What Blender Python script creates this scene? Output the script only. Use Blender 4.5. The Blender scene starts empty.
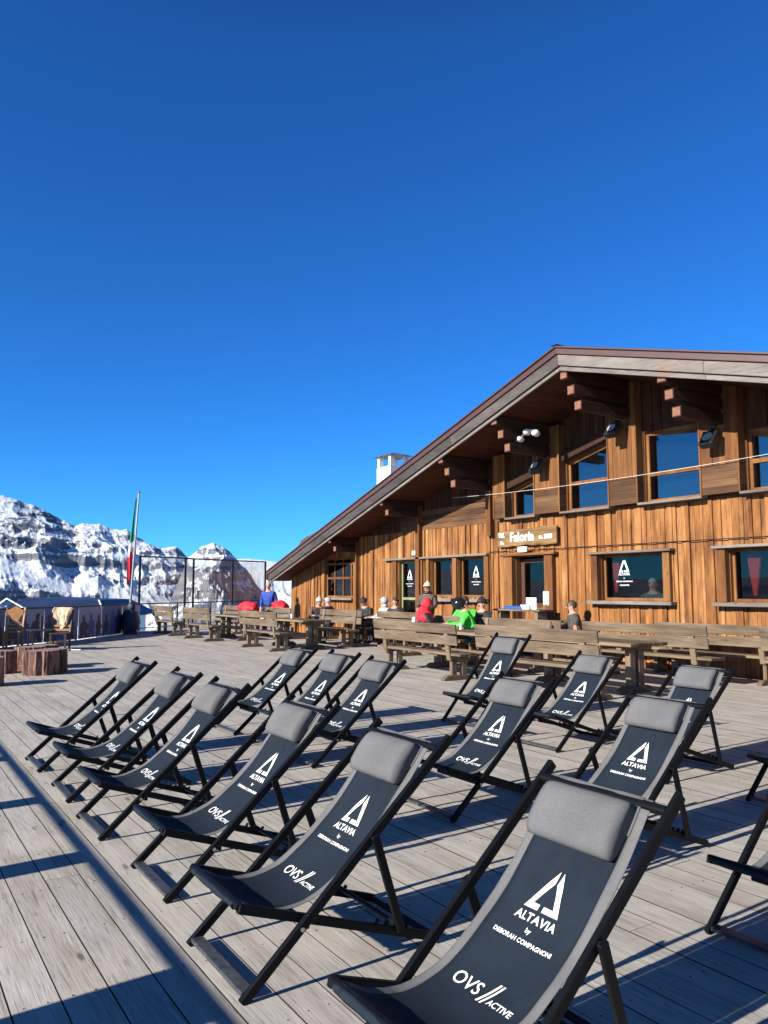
import bpy, bmesh, math, random
import numpy as np
from mathutils import Vector, Matrix, noise
random.seed(7); rng=np.random.default_rng(7)
R=math.radians
scn=bpy.context.scene; COL=scn.collection
# ------------------------------------------------------------------ helpers
class MB:
    def __init__(s): s.v=[];s.f=[];s.m=[];s.r=[];s.cur=0
    def add(s,vs,fs,m=0,r=None):
        o=len(s.v); r=random.random() if r is None else r
        s.v+= [tuple(v) for v in vs]; s.r+=[r]*len(vs)
        for f in fs: s.f.append(tuple(i+o for i in f)); s.m.append(m)
    def box(s,x0,x1,y0,y1,z0,z1,m=0,r=None):
        s.add([(x0,y0,z0),(x1,y0,z0),(x1,y1,z0),(x0,y1,z0),(x0,y0,z1),(x1,y0,z1),(x1,y1,z1),(x0,y1,z1)],
              [(0,3,2,1),(4,5,6,7),(0,1,5,4),(1,2,6,5),(2,3,7,6),(3,0,4,7)],m,r)
    def bar(s,p,q,w,h,up=(0,0,1),m=0,r=None,ext=0):
        p=Vector(p);q=Vector(q);d=(q-p).normalized();p=p-d*ext;q=q+d*ext
        u=Vector(up); a=d.cross(u)
        if a.length<1e-4: a=d.cross(Vector((1,0,0)))
        a.normalize(); b=a.cross(d).normalized()
        vs=[]
        for c in (p,q):
            for i,j in ((-1,-1),(1,-1),(1,1),(-1,1)): vs.append(c+a*(i*w/2)+b*(j*h/2))
        s.add(vs,[(0,1,2,3),(7,6,5,4),(0,4,5,1),(1,5,6,2),(2,6,7,3),(3,7,4,0)],m,r)
    def tube(s,pts,rad,n=8,m=0,r=None):
        pts=[Vector(p) for p in pts]; vs=[];fs=[]
        rads=rad if isinstance(rad,(list,tuple)) else [rad]*len(pts)
        for i,p in enumerate(pts):
            d=(pts[min(i+1,len(pts)-1)]-pts[max(i-1,0)]).normalized()
            a=d.cross(Vector((0,0,1)))
            if a.length<1e-3: a=d.cross(Vector((1,0,0)))
            a.normalize(); b=a.cross(d)
            for k in range(n):
                t=2*math.pi*k/n; vs.append(p+(a*math.cos(t)+b*math.sin(t))*rads[i])
        for i in range(len(pts)-1):
            for k in range(n):
                fs.append((i*n+k,i*n+(k+1)%n,(i+1)*n+(k+1)%n,(i+1)*n+k))
        fs.append(tuple(range(n-1,-1,-1))); fs.append(tuple((len(pts)-1)*n+k for k in range(n)))
        s.add(vs,fs,m,r)
    def ell(s,c,rad,m=0,r=None,nu=14,nv=9,v0=0.0,v1=1.0,rot=None):
        vs=[];fs=[]
        for j in range(nv+1):
            ph=math.pi*(v0+(v1-v0)*j/nv)
            for i in range(nu):
                th=2*math.pi*i/nu
                v=Vector((math.sin(ph)*math.cos(th)*rad[0],math.sin(ph)*math.sin(th)*rad[1],math.cos(ph)*rad[2]))
                if rot: v=rot@v
                vs.append(v+Vector(c))
        for j in range(nv):
            for i in range(nu):
                fs.append((j*nu+i,(j+1)*nu+i,(j+1)*nu+(i+1)%nu,j*nu+(i+1)%nu))
        s.add(vs,fs,m,r)
    def prism(s,poly,y0,y1,m=0,r=None,axis='y'):
        n=len(poly); vs=[(a,y0,b) for a,b in poly]+[(a,y1,b) for a,b in poly]
        if axis=='z': vs=[(a,b,y0) for a,b in poly]+[(a,b,y1) for a,b in poly]
        if axis=='x': vs=[(y0,a,b) for a,b in poly]+[(y1,a,b) for a,b in poly]
        s.add(vs,[tuple(range(n)),tuple(range(2*n-1,n-1,-1))]+[(i,i+n,(i+1)%n+n,(i+1)%n) for i in range(n)],m,r)
    def build(s,name,mats,parent=None,bevel=0,smooth=False,loc=None,jit=0):
        me=bpy.data.meshes.new(name); me.from_pydata(s.v,[],s.f)
        at=me.attributes.new('rnd','FLOAT','POINT'); at.data.foreach_set('value',s.r)
        me.polygons.foreach_set('material_index',s.m)
        for m in (mats if isinstance(mats,list) else [mats]): me.materials.append(m)
        bm=bmesh.new(); bm.from_mesh(me)
        bmesh.ops.recalc_face_normals(bm,faces=bm.faces)
        if bevel: bmesh.ops.bevel(bm,geom=[e for e in bm.edges if e.calc_face_angle(0)>.6],offset=bevel,segments=1,affect='EDGES',clamp_overlap=True)
        bm.to_mesh(me); bm.free()
        if smooth: me.polygons.foreach_set('use_smooth',[True]*len(me.polygons))
        me.update()
        o=bpy.data.objects.new(name,me); COL.objects.link(o)
        if parent: o.parent=parent
        if loc: o.location=loc
        return o
def tag(o,label=None,cat=None,group=None,kind=None):
    if label:o['label']=label
    if cat:o['category']=cat
    if group:o['group']=group
    if kind:o['kind']=kind
    return o
def empty(name,loc=(0,0,0),rz=0,**k):
    o=bpy.data.objects.new(name,None);COL.objects.link(o);o.location=loc;o.rotation_euler=(0,0,rz);o.empty_display_size=.1
    return tag(o,**k)
def kids(o): return [c for c in bpy.data.objects if c.parent==o]
def copy_tree(o,parent=None):
    c=o.copy();COL.objects.link(c);c.parent=parent
    for ch in kids(o): copy_tree(ch,c)
    return c
# ------------------------------------------------------------------ materials
def newmat(name):
    m=bpy.data.materials.new(name);m.use_nodes=True;nt=m.node_tree;b=nt.nodes['Principled BSDF'];return m,nt,b
def N(nt,t,**k):
    n=nt.nodes.new(t)
    for a,b in k.items():
        if a.startswith('i_'): n.inputs[a[2:].replace('_',' ')].default_value=b
        else: setattr(n,a,b)
    return n
def ramp(nt,stops,fac=None,interp='LINEAR'):
    n=nt.nodes.new('ShaderNodeValToRGB');cr=n.color_ramp;cr.interpolation=interp
    while len(cr.elements)<len(stops): cr.elements.new(.5)
    for e,(p,c) in zip(cr.elements,stops): e.position=p;e.color=(*c,1) if len(c)==3 else c
    if fac is not None: nt.links.new(fac,n.inputs['Fac'])
    return n
def mix(nt,f,a,b,mode='MIX'):
    n=nt.nodes.new('ShaderNodeMix');n.data_type='RGBA';n.blend_type=mode
    for s,v in ((n.inputs[0],f),(n.inputs[6],a),(n.inputs[7],b)):
        if hasattr(v,'links') or isinstance(v,bpy.types.NodeSocket): nt.links.new(v,s)
        elif isinstance(v,(int,float)): s.default_value=v
        else: s.default_value=(*v,1)
    return n.outputs[2]
def plain(name,c,rough=.6,metal=0,var=.12,scale=6,bump=0,spec=.5):
    m,nt,b=newmat(name);L=nt.links
    tc=N(nt,'ShaderNodeTexCoord');nz=N(nt,'ShaderNodeTexNoise',i_Scale=scale,i_Detail=5.0);L.new(tc.outputs['Object'],nz.inputs['Vector'])
    r=ramp(nt,[(.25,tuple(x*(1-var) for x in c)),(.75,tuple(min(1,x*(1+var)) for x in c))],nz.outputs['Fac'])
    L.new(r.outputs['Color'],b.inputs['Base Color']);b.inputs['Roughness'].default_value=rough;b.inputs['Metallic'].default_value=metal
    b.inputs['Specular IOR Level'].default_value=spec
    if bump:
        bp=N(nt,'ShaderNodeBump',i_Strength=bump,i_Distance=.01);L.new(nz.outputs['Fac'],bp.inputs['Height']);L.new(bp.outputs['Normal'],b.inputs['Normal'])
    return m
def wood(name,cols,axis='x',rough=.75,grain=1.0,knots=True,stain=None,bumpd=.003,varr=.5,weather=None):
    """boards: colour per board from attribute rnd, grain stretched along axis; cols = list of base tones"""
    m,nt,b=newmat(name);L=nt.links
    tc=N(nt,'ShaderNodeTexCoord');at=N(nt,'ShaderNodeAttribute',attribute_name='rnd')
    off=N(nt,'ShaderNodeVectorMath',operation='SCALE');off.inputs[0].default_value=(37.,53.,71.);L.new(at.outputs['Fac'],off.inputs['Scale'])
    ad=N(nt,'ShaderNodeVectorMath',operation='ADD');L.new(tc.outputs['Object'],ad.inputs[0]);L.new(off.outputs[0],ad.inputs[1])
    s={'x':(1.2,22,22),'y':(22,1.2,22),'z':(22,22,1.2)}[axis]
    mp=N(nt,'ShaderNodeMapping');mp.inputs['Scale'].default_value=[q*grain for q in s];L.new(ad.outputs[0],mp.inputs['Vector'])
    g=N(nt,'ShaderNodeTexNoise',i_Scale=1.6,i_Detail=8.0,i_Roughness=.62,i_Distortion=.6);L.new(mp.outputs[0],g.inputs['Vector'])
    s2={'x':(.35,1.6,1.6),'y':(1.6,.35,1.6),'z':(1.6,1.6,.35)}[axis]
    mp2=N(nt,'ShaderNodeMapping');mp2.inputs['Scale'].default_value=s2;L.new(ad.outputs[0],mp2.inputs['Vector'])
    g2=N(nt,'ShaderNodeTexNoise',i_Scale=2.2,i_Detail=4.0,i_Roughness=.55);L.new(mp2.outputs[0],g2.inputs['Vector'])
    n=len(cols)
    base=ramp(nt,[(i/(n-1) if n>1 else 0,c) for i,c in enumerate(cols)])
    mm=N(nt,'ShaderNodeMath',operation='MULTIPLY_ADD');L.new(at.outputs['Fac'],mm.inputs[0]);mm.inputs[1].default_value=varr
    m3=N(nt,'ShaderNodeMath',operation='MULTIPLY_ADD');L.new(g2.outputs['Fac'],m3.inputs[0]);m3.inputs[1].default_value=1.5;m3.inputs[2].default_value=-.25-varr/2
    L.new(m3.outputs[0],mm.inputs[2]);L.new(mm.outputs[0],base.inputs['Fac'])
    gr=ramp(nt,[(.30,(.42,.40,.38)),(.46,(.88,.88,.88)),(.7,(1.12,1.12,1.12))],g.outputs['Fac'])
    col=mix(nt,.8,base.outputs['Color'],gr.outputs['Color'],'MULTIPLY')
    if knots:
        s3={'x':(1,3.5,3.5),'y':(3.5,1,3.5),'z':(3.5,3.5,1)}[axis]
        mp3=N(nt,'ShaderNodeMapping');mp3.inputs['Scale'].default_value=s3;L.new(ad.outputs[0],mp3.inputs['Vector'])
        vo=N(nt,'ShaderNodeTexVoronoi',i_Scale=1.5,i_Randomness=1.0);L.new(mp3.outputs[0],vo.inputs['Vector'])
        kr=ramp(nt,[(.035,(.25,.2,.17)),(.10,(1,1,1))],vo.outputs['Distance']);col=mix(nt,.8,col,kr.outputs['Color'],'MULTIPLY')
    if stain:
        st=N(nt,'ShaderNodeTexNoise',i_Scale=stain[1],i_Detail=6.0,i_Roughness=.65);L.new(tc.outputs['Object'],st.inputs['Vector'])
        sr=ramp(nt,[(stain[2],(0,0,0)),(stain[3],(1,1,1))],st.outputs['Fac']);col=mix(nt,sr.outputs['Color'],col,stain[0])
    if weather:
        wm=N(nt,'ShaderNodeMapping');wm.inputs['Scale'].default_value={'z':(5,5,.7),'x':(.7,5,5),'y':(5,.7,5)}[axis];L.new(tc.outputs['Object'],wm.inputs['Vector'])
        wn=N(nt,'ShaderNodeTexNoise',i_Scale=1.1,i_Detail=9.0,i_Roughness=.7);L.new(wm.outputs[0],wn.inputs['Vector'])
        wr_=ramp(nt,[(.36,weather[0]),(.5,(1,1,1)),(.66,weather[1])],wn.outputs['Fac']);col=mix(nt,.85,col,wr_.outputs['Color'],'MULTIPLY')
    L.new(col,b.inputs['Base Color']);b.inputs['Roughness'].default_value=rough;b.inputs['Specular IOR Level'].default_value=.3
    bp=N(nt,'ShaderNodeBump',i_Strength=.6,i_Distance=bumpd);L.new(g.outputs['Fac'],bp.inputs['Height']);L.new(bp.outputs['Normal'],b.inputs['Normal'])
    return m
M={}
M['deck']=wood('deck_wood',[(.34,.312,.28),(.39,.362,.33),(.44,.412,.378),(.385,.35,.30),(.48,.452,.418)],'x',grain=2.4,weather=((.80,.77,.74),(1.08,1.08,1.07)),stain=((.48,.435,.375),1.3,.5,.75),bumpd=.003,varr=.6)
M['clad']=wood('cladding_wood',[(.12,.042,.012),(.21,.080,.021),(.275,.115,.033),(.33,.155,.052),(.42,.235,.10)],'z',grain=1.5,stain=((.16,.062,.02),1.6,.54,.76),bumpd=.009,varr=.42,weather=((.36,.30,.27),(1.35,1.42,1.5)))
M['clad_up']=wood('upper_cladding_wood',[(.022,.007,.003),(.045,.015,.005),(.075,.027,.009),(.13,.052,.017)],'z',grain=1.3,bumpd=.006,varr=.4,weather=((.5,.45,.4),(1.5,1.5,1.5)))  # dark upper boards, darkened further to put the eave shade into the colour
M['clad_h']=wood('horizontal_board_wood',[(.045,.02,.009),(.10,.047,.02),(.16,.085,.038)],'x',grain=.8,bumpd=.005,varr=.6)
M['frame']=wood('frame_wood',[(.085,.028,.008),(.18,.072,.02),(.27,.13,.042)],'z',bumpd=.003,varr=.5)
M['frame_h']=wood('frame_wood_horizontal',[(.085,.028,.008),(.18,.072,.02),(.27,.13,.042)],'x',bumpd=.003,varr=.5)
M['grey']=wood('weathered_plank_wood',[(.09,.078,.068),(.17,.15,.13),(.25,.222,.195)],'x',stain=((.20,.10,.045),.8,.55,.7),bumpd=.005,varr=.5)
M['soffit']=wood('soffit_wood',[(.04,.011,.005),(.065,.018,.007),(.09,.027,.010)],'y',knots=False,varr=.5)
M['beam']=wood('beam_wood',[(.022,.008,.004),(.04,.015,.008),(.06,.025,.014)],'y',varr=.4)  # kept very dark so the beam sides carry their shade in the colour
M['beamend']=plain('beam_sunlit_end',(.19,.085,.05),.8,0,.25,14,.3)  # end grain made paler to put the sunlit look into its colour
M['greydk']=wood('dark_weathered_wood',[(.035,.03,.028),(.065,.055,.05),(.11,.095,.085)],'x',bumpd=.005,varr=.6)
M['bench']=wood('bench_wood',[(.06,.042,.027),(.13,.095,.062),(.21,.165,.115),(.20,.11,.045)],'x',bumpd=.005,varr=.8,weather=((.5,.46,.42),(1.25,1.2,1.1)))
M['benchv']=wood('bench_post_wood',[(.09,.06,.038),(.16,.115,.072),(.23,.175,.12)],'z',bumpd=.004,varr=.6)
M['roofmetal']=plain('brown_roof_metal',(.085,.045,.038),.42,.1,.1,2)
M['black']=plain('black_painted_wood',(.0035,.004,.0055),.5,0,.3,18,.08,.16)
M['worn']=plain('worn_black_paint',(.05,.053,.06),.38,0,.5,25,.2)
M['blackm']=plain('black_metal',(.012,.012,.013),.45,0,.2,8)
M['bolt']=plain('bolt_steel',(.5,.5,.52),.3,.9,.1,20)
M['navyp']=plain('navy_print',(.02,.028,.05),.6)
M['white']=plain('white_print',(.80,.81,.82),.6,0,.03,10)
M['offwhite']=plain('off_white',(.72,.72,.69),.6,0,.06,5)
M['snow']=plain('roof_snow',(.86,.88,.92),.7,0,.03,2,.2)
M['skin']=plain('skin',(.50,.27,.19),.5,0,.08,9)
M['hair']=plain('hair_brown',(.06,.035,.02),.6,0,.3,30)
M['hairg']=plain('hair_grey',(.35,.33,.31),.6,0,.2,30)
M['chrome']=plain('metal_grey',(.22,.22,.23),.4,.7,.1,5)
M['rail']=plain('dark_rail_metal',(.035,.03,.03),.45,.3,.2,5)
M['railwood']=wood('rail_wood',[(.2,.15,.11),(.32,.26,.2)],'x',knots=False)
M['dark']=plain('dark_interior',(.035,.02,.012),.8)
M['redcloth']=plain('red_curtain',(.6,.06,.05),.8,0,.2,8)
M['green_frame']=plain('green_painted_wood',(.22,.24,.10),.6,0,.2,9)
M['brown_frame']=plain('red_brown_frame',(.07,.028,.018),.5,0,.2,9)
def fabric(name,c,c2,scale=260,rough=.85,sheen=.0,streak=.5):
    m,nt,b=newmat(name);L=nt.links;tc=N(nt,'ShaderNodeTexCoord')
    w=N(nt,'ShaderNodeTexNoise',i_Scale=scale,i_Detail=2.0);L.new(tc.outputs['Object'],w.inputs['Vector'])
    w2=N(nt,'ShaderNodeTexNoise',i_Scale=3.5,i_Detail=6.0,i_Roughness=.6);L.new(tc.outputs['Object'],w2.inputs['Vector'])
    r=ramp(nt,[(.3,c),(.7,c2)],w2.outputs['Fac']);g=ramp(nt,[(.3,(.78,.78,.78)),(.7,(1.2,1.2,1.2))],w.outputs['Fac'])
    L.new(mix(nt,.6,r.outputs['Color'],g.outputs['Color'],'MULTIPLY'),b.inputs['Base Color']);b.inputs['Roughness'].default_value=rough
    b.inputs['Sheen Weight'].default_value=sheen;b.inputs['Specular IOR Level'].default_value=.22;b.inputs['Sheen Roughness'].default_value=.4
    bp=N(nt,'ShaderNodeBump',i_Strength=.35,i_Distance=.0015);L.new(w.outputs['Fac'],bp.inputs['Height'])
    bp2=N(nt,'ShaderNodeBump',i_Strength=.5,i_Distance=.012);L.new(w2.outputs['Fac'],bp2.inputs['Height']);L.new(bp.outputs['Normal'],bp2.inputs['Normal'])
    L.new(bp2.outputs['Normal'],b.inputs['Normal']);return m
M['sling']=fabric('navy_sling_fabric',(.006,.0115,.020),(.0105,.0185,.030),300,.8,.0)
M['edge']=fabric('grey_edge_fabric',(.105,.105,.11),(.145,.145,.15),300,.7)
M['pillow']=fabric('grey_headrest_fabric',(.10,.10,.103),(.135,.135,.139),200,.85,0)
def glass_mat(name,tint=(.55,.6,.62),ior=2.1,rough=.015):
    m,nt,b=newmat(name);L=nt.links;nt.nodes.remove(b);out=nt.nodes['Material Output']
    lw=N(nt,'ShaderNodeLayerWeight',i_Blend=.5);pw_=N(nt,'ShaderNodeMath',operation='POWER');L.new(lw.outputs['Facing'],pw_.inputs[0]);pw_.inputs[1].default_value=4.;f0=((ior-1)/(ior+1))**2
    fr=N(nt,'ShaderNodeMath',operation='MULTIPLY_ADD');L.new(pw_.outputs[0],fr.inputs[0]);fr.inputs[1].default_value=1-f0;fr.inputs[2].default_value=f0;gl=N(nt,'ShaderNodeBsdfGlossy',i_Roughness=rough);tr=N(nt,'ShaderNodeBsdfTransparent')
    tc=N(nt,'ShaderNodeTexCoord');nz=N(nt,'ShaderNodeTexNoise',i_Scale=.9,i_Detail=1.0);L.new(tc.outputs['Object'],nz.inputs['Vector'])
    bp=N(nt,'ShaderNodeBump',i_Strength=.12,i_Distance=.03);L.new(nz.outputs['Fac'],bp.inputs['Height']);L.new(bp.outputs['Normal'],gl.inputs['Normal'])
    tr.inputs['Color'].default_value=(*tint,1)
    mx=N(nt,'ShaderNodeMixShader');L.new(fr.outputs[0],mx.inputs[0]);L.new(tr.outputs[0],mx.inputs[1]);L.new(gl.outputs[0],mx.inputs[2]);L.new(mx.outputs[0],out.inputs['Surface']);return m
M['glass']=glass_mat('window_glass',(.6,.64,.66),1.5)
M['screen']=glass_mat('wind_screen_glass',(.86,.88,.88),1.25,.03)
M['glassup']=glass_mat('upper_window_glass',(.42,.46,.50),2.6,.05)
# ------------------------------------------------------------------ deck
W=13.1
rp=[(-18.8,-1.4),(-20.1,-.5),(-22.7,1.92),(-25.85,5.45),(-29.7,8.47),(-36.0,16.5),(-36.6,17.6)]
def rail_x(y):
    for (x0,y0),(x1,y1) in zip(rp,rp[1:]):
        if y0<=y<=y1: return x0+(x1-x0)*(y-y0)/(y1-y0)
    return rp[0][0]
mb=MB();pitch=.176;k=-15
while True:
    y0=1.22+k*pitch;k+=1
    if y0>17.4: break
    x=rail_x(min(max(y0,-1.4),17.6)); x1=7.0 if y0<13.1 else -26.6
    x-= .05; nx=x+random.uniform(.8,4.2)
    while x<x1:
        e=min(nx,x1); dz=random.gauss(0,.0012); g=.003
        
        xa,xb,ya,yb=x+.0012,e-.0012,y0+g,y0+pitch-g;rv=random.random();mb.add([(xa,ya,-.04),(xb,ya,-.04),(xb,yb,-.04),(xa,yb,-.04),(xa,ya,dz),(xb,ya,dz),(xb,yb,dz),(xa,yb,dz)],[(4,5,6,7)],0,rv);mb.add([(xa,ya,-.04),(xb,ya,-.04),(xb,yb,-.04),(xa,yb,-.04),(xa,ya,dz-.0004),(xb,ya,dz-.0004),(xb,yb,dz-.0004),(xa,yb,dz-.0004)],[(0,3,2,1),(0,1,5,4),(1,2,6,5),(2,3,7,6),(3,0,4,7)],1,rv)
        x=e;nx=x+random.uniform(3.2,4.4)
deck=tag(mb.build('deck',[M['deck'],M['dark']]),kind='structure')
mb=MB()
poly=[(x,y) for x,y in rp]+[(-26.4,17.6),(-26.4,13.2),(7.2,13.2),(7.2,-1.42)]
mb.prism(poly,-.5,-.045,axis='z')
tag(mb.build('deck_base',M['dark']),kind='structure')
# nail heads as pattern mesh in the deck
mb=MB()
for yk in range(-8,30):
    for xk in range(0,22):
        yy=1.22+yk*pitch;xx=-.6*xk*1.0+random.uniform(-.01,.01)-.3
        for dy in (.045,.13): mb.tube([(xx,yy+dy,-.002),(xx,yy+dy,.0022)],.0035,5)
tag(mb.build('deck_nails',M['rail']),kind='structure')
# ------------------------------------------------------------------ deck chairs
def lerp(a,b,t): return a+(b-a)*t
def bez(P,t):
    u=1-t;return tuple(u**3*P[0][i]+3*u*u*t*P[1][i]+3*u*t*t*P[2][i]+t**3*P[3][i] for i in (0,1))
def make_text(body,size,bold=0.0,spacing=1.0,shear=0.0):
    c=bpy.data.curves.new('t','FONT');c.body=body;c.size=size;c.align_x='CENTER';c.offset=bold;c.space_character=spacing;c.shear=shear;c.resolution_u=3
    o=bpy.data.objects.new('t',c);COL.objects.link(o);bpy.context.view_layer.update()
    me=bpy.data.meshes.new_from_object(o.evaluated_get(bpy.context.evaluated_depsgraph_get()))
    bpy.data.objects.remove(o);return me
def text_data(body,size,bold=0,spacing=1,width=None,shear=0,sx=1):
    me=make_text(body,size,bold,spacing,shear)
    vs=[(v.co.x*sx,v.co.y) for v in me.vertices];fs=[tuple(p.vertices) for p in me.polygons]
    bpy.data.meshes.remove(me)
    xs=[v[0] for v in vs];c=(max(xs)+min(xs))/2;k=1
    if width: k=width/(max(xs)-min(xs))
    return [((x-c)*k,y*(k if width else 1)) for x,y in vs],fs
LOGO=[[(0,0),(.41,0),(.41,.14),(.215,.14),(.475,.70),(.475,1.0)],[(.575,1.0),(1,0),(.52,0),(.52,.14),(.775,.14),(.535,.70)]]
def logo_items(w,h,cx,y0):
    out=[]
    for pl in LOGO: out.append(([(cx+(a-.5)*w,y0+b*h) for a,b in pl],[tuple(range(len(pl)))]))
    return out
def make_chair(name,ty,tz,label,seed=0.0,sag=1.0,cat='deck chair',group='navy deck chairs on the terrace'):
    root=empty(name,label=label,cat=cat,group=group)
    L=math.hypot(ty,tz);dy,dz=ty/L,tz/L;ty-=dy*.035;tz-=dz*.035
    for s in (-1,1):
        mb=MB();mb.bar((s*.29,0,.004),(s*.29,ty+dy*.070,tz+dz*.070),.024,.040,(0,-dz,dy));o=mb.build('side_rail',M['black'],root,bevel=.004)
        pv=.615
        for q in (pv,.262):
            bz=MB();bz.tube([(s*.303,ty*q,tz*q),(s*.307,ty*q,tz*q)],.009,10);bz.build('bolt',M['bolt'],o)
    fy,fz=.0,.337; ry,rz=.93,.022
    a=MB()
    for s in (-1,1): a.bar((s*.262,fy,fz),(s*.262,ry,rz),.024,.036,(0,.34,.94),ext=.01)
    a.tube([(-.262,ry-.01,rz+.004),(.262,ry-.01,rz+.004)],.016,8)
    for s in (-1,1):
        for q in range(4):
            t=.66+q*.055; a.bar((s*.262,lerp(fy,ry,t),lerp(fz,rz,t)+.016),(s*.262,lerp(fy,ry,t)+.012,lerp(fz,rz,t)+.036),.02,.012)
    a.bar((-.25,lerp(fy,ry,.32),lerp(fz,rz,.32)-.03),(.25,lerp(fy,ry,.32),lerp(fz,rz,.32)-.03),.02,.03)
    a.build('seat_frame',M['black'],root,bevel=.003)
    a=MB()
    nt=.78;ny,nz=lerp(fy,ry,nt),lerp(fz,rz,nt)
    for s in (-1,1): a.bar((s*.315,ty*.615,tz*.615),(s*.315 if 0 else s*.288,ny+.0,nz+.02),.02,.036,(0,1,0),ext=.012)
    a.tube([(-.285,ny,nz+.028),(.285,ny,nz+.028)],.012,8)
    a.build('support_strut',M['black'],root,bevel=.003)
    a=MB();a.bar((-.275,.03,.030),(.275,.03,.030),.055,.018,(0,0,1));a.build('foot_bar',M['worn'],root,bevel=.003)
    a=MB();a.tube([(-.262,fy,fz+.004),(.262,fy,fz+.004)],.017,12);a.build('cross_bar',M['black'],root);a=MB();a.tube([(-.282,ty-.01,tz-.0),(.282,ty-.01,tz)],.018,12);a.build('cross_bar',M['black'],root)
    # sling
    P=[(fy-.0,fz+.02),(lerp(fy,ty,.26),fz-.15*sag),(lerp(fy,ty,.53+.02*(sag-1)),tz*.31),(ty-.005,tz+.022)]
    K=46;pr=[bez(P,i/K) for i in range(K+1)]
    pr=[(fy+.02,fz-.012),(fy-.016,fz-.012)]+[(fy-.024,fz+.008)]+pr+[(ty+.012,tz+.012),(ty+.014,tz-.012)]
    # arc length from the top
    acc=[0]
    for i in range(1,len(pr)): acc.append(acc[-1]+math.hypot(pr[i][0]-pr[i-1][0],pr[i][1]-pr[i-1][1]))
    tot=acc[-1]-.036
    def at_s(d): # d = distance down from the top bar
        s=tot-d
        for i in range(1,len(pr)):
            if acc[i]>=s or i==len(pr)-1:
                t=(s-acc[i-1])/(acc[i]-acc[i-1]);y=lerp(pr[i-1][0],pr[i][0],t);z=lerp(pr[i-1][1],pr[i][1],t)
                ty_,tz_=pr[i][0]-pr[i-1][0],pr[i][1]-pr[i-1][1];l=math.hypot(ty_,tz_);return y,z,-tz_/l,ty_/l
    hw=.225;xs=[-hw,-hw+.012,-.187,-.186]+[-.186+.372*i/14 for i in range(1,14)]+[.186,.187,hw-.012,hw]
    vs=[];nx=len(xs)
    def wr(x,i): # small wrinkles and lateral sag
        return -.010*sag*(1-(x/hw)**2)*math.sin(math.pi*i/len(pr))+.006*noise.noise(Vector((x*7+i*.05,i*.14,3.1+seed)))+.0025*noise.noise(Vector((x*26-i*.3,i*.25,1.1+seed)))+.004*math.sin(x*55+i*.25)*max(0,1-abs(i-len(pr)*.80)/7.)
    def shell(xs_,mat,nm,par,off=0,rows=range(len(pr))):
        rows=list(rows);v=[];f=[];n=len(xs_)
        for side in (0,1):
            for i in rows:
                d=min(max(tot-acc[i],-.04),tot);y,z=pr[i]
                a_=pr[max(i-1,0)];b_=pr[min(i+1,len(pr)-1)];l=math.hypot(b_[0]-a_[0],b_[1]-a_[1]) or 1
                ny_,nz_=-(b_[1]-a_[1])/l,(b_[0]-a_[0])/l
                for x in xs_:
                    w=wr(x,i)+off-(.0022 if side else 0);v.append((x,y+ny_*w,z+nz_*w))
        R_=len(rows);o=R_*n
        for i in range(R_-1):
            for j in range(n-1):
                q=(i*n+j,i*n+j+1,(i+1)*n+j+1,(i+1)*n+j);f.append(q);f.append(tuple(o+k for k in reversed(q)))
            f.append((i*n,(i+1)*n,o+(i+1)*n,o+i*n));f.append((i*n+n-1,o+i*n+n-1,o+(i+1)*n+n-1,(i+1)*n+n-1))
        for j in range(n-1):
            f.append((j,o+j,o+j+1,j+1));e=(R_-1)*n;f.append((e+j,e+j+1,o+e+j+1,o+e+j))
        m=MB();m.add(v,f,mat);return m.build(nm,M['edge'] if nm in('edge_band','headrest_flap') else M['sling'],par,smooth=True)
    sl=shell(xs[3:-3],0,'sling',root)
    shell([-hw,-.215,-.2,-.187],0,'edge_band',sl,.001,range(4,len(pr)));shell([.187,.2,.215,hw],0,'edge_band',sl,.001,range(4,len(pr)));shell([-hw,-.187],0,'sling_corner',sl,0,range(0,5));shell([.187,hw],0,'sling_corner',sl,0,range(0,5))
    # headrest
    m=MB();nu=20;nv=14;pw=.182;v=[];f=[];cd=.152
    y,z,ny_,nz_=at_s(cd);tyv,tzv=nz_,-ny_
    for j in range(nv+1):
        xx=-pw+2*pw*j/nv;e=max(0,1-abs(xx/pw)**16)**.5;e=max(e,.80)
        for i in range(nu):
            t=2*math.pi*i/nu;c,s_=math.cos(t),math.sin(t)
            a_=.104*abs(c)**.85*(1 if c>0 else -1)*(.90+.10*e);b_=.048*abs(s_)**.8*(1 if s_>0 else -1)*e
            b_+=.003*noise.noise(Vector((xx*14,c*2,s_*2+seed)))
            v.append((xx,y+ny_*(.036+b_)+tyv*a_,z+nz_*(.036+b_)+tzv*a_))
    for j in range(nv):
        for i in range(nu): f.append((j*nu+i,j*nu+(i+1)%nu,(j+1)*nu+(i+1)%nu,(j+1)*nu+i))
    f.append(tuple(range(nu)));f.append(tuple(nv*nu+i for i in range(nu-1,-1,-1)))
    m.add(v,f);hr=m.build('headrest',M['pillow'],root,smooth=True)
    shell([-.19+.38*i/8 for i in range(9)],0,'headrest_flap',hr,.005,range(len(pr)-6,len(pr)-1))
    # printing
    items=[]
    items+=logo_items(.152,.150,0,-.482)
    t,f_=text_data('ALTAVIA',.05,.0012,1.1,.180);items.append(([(x,y_-.526) for x,y_ in t],f_))
    t,f_=text_data('by',.024,.0004);items.append(([(x,y_-.562) for x,y_ in t],f_))
    t,f_=text_data('DEBORAH COMPAGNONI',.03,.0007,1.05,.262);items.append(([(x,y_-.600) for x,y_ in t],f_))
    t,f_=text_data('OVS',.085,.0006,1.0,.125);items.append(([(x-.068,y_-.815) for x,y_ in t],f_))
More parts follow.
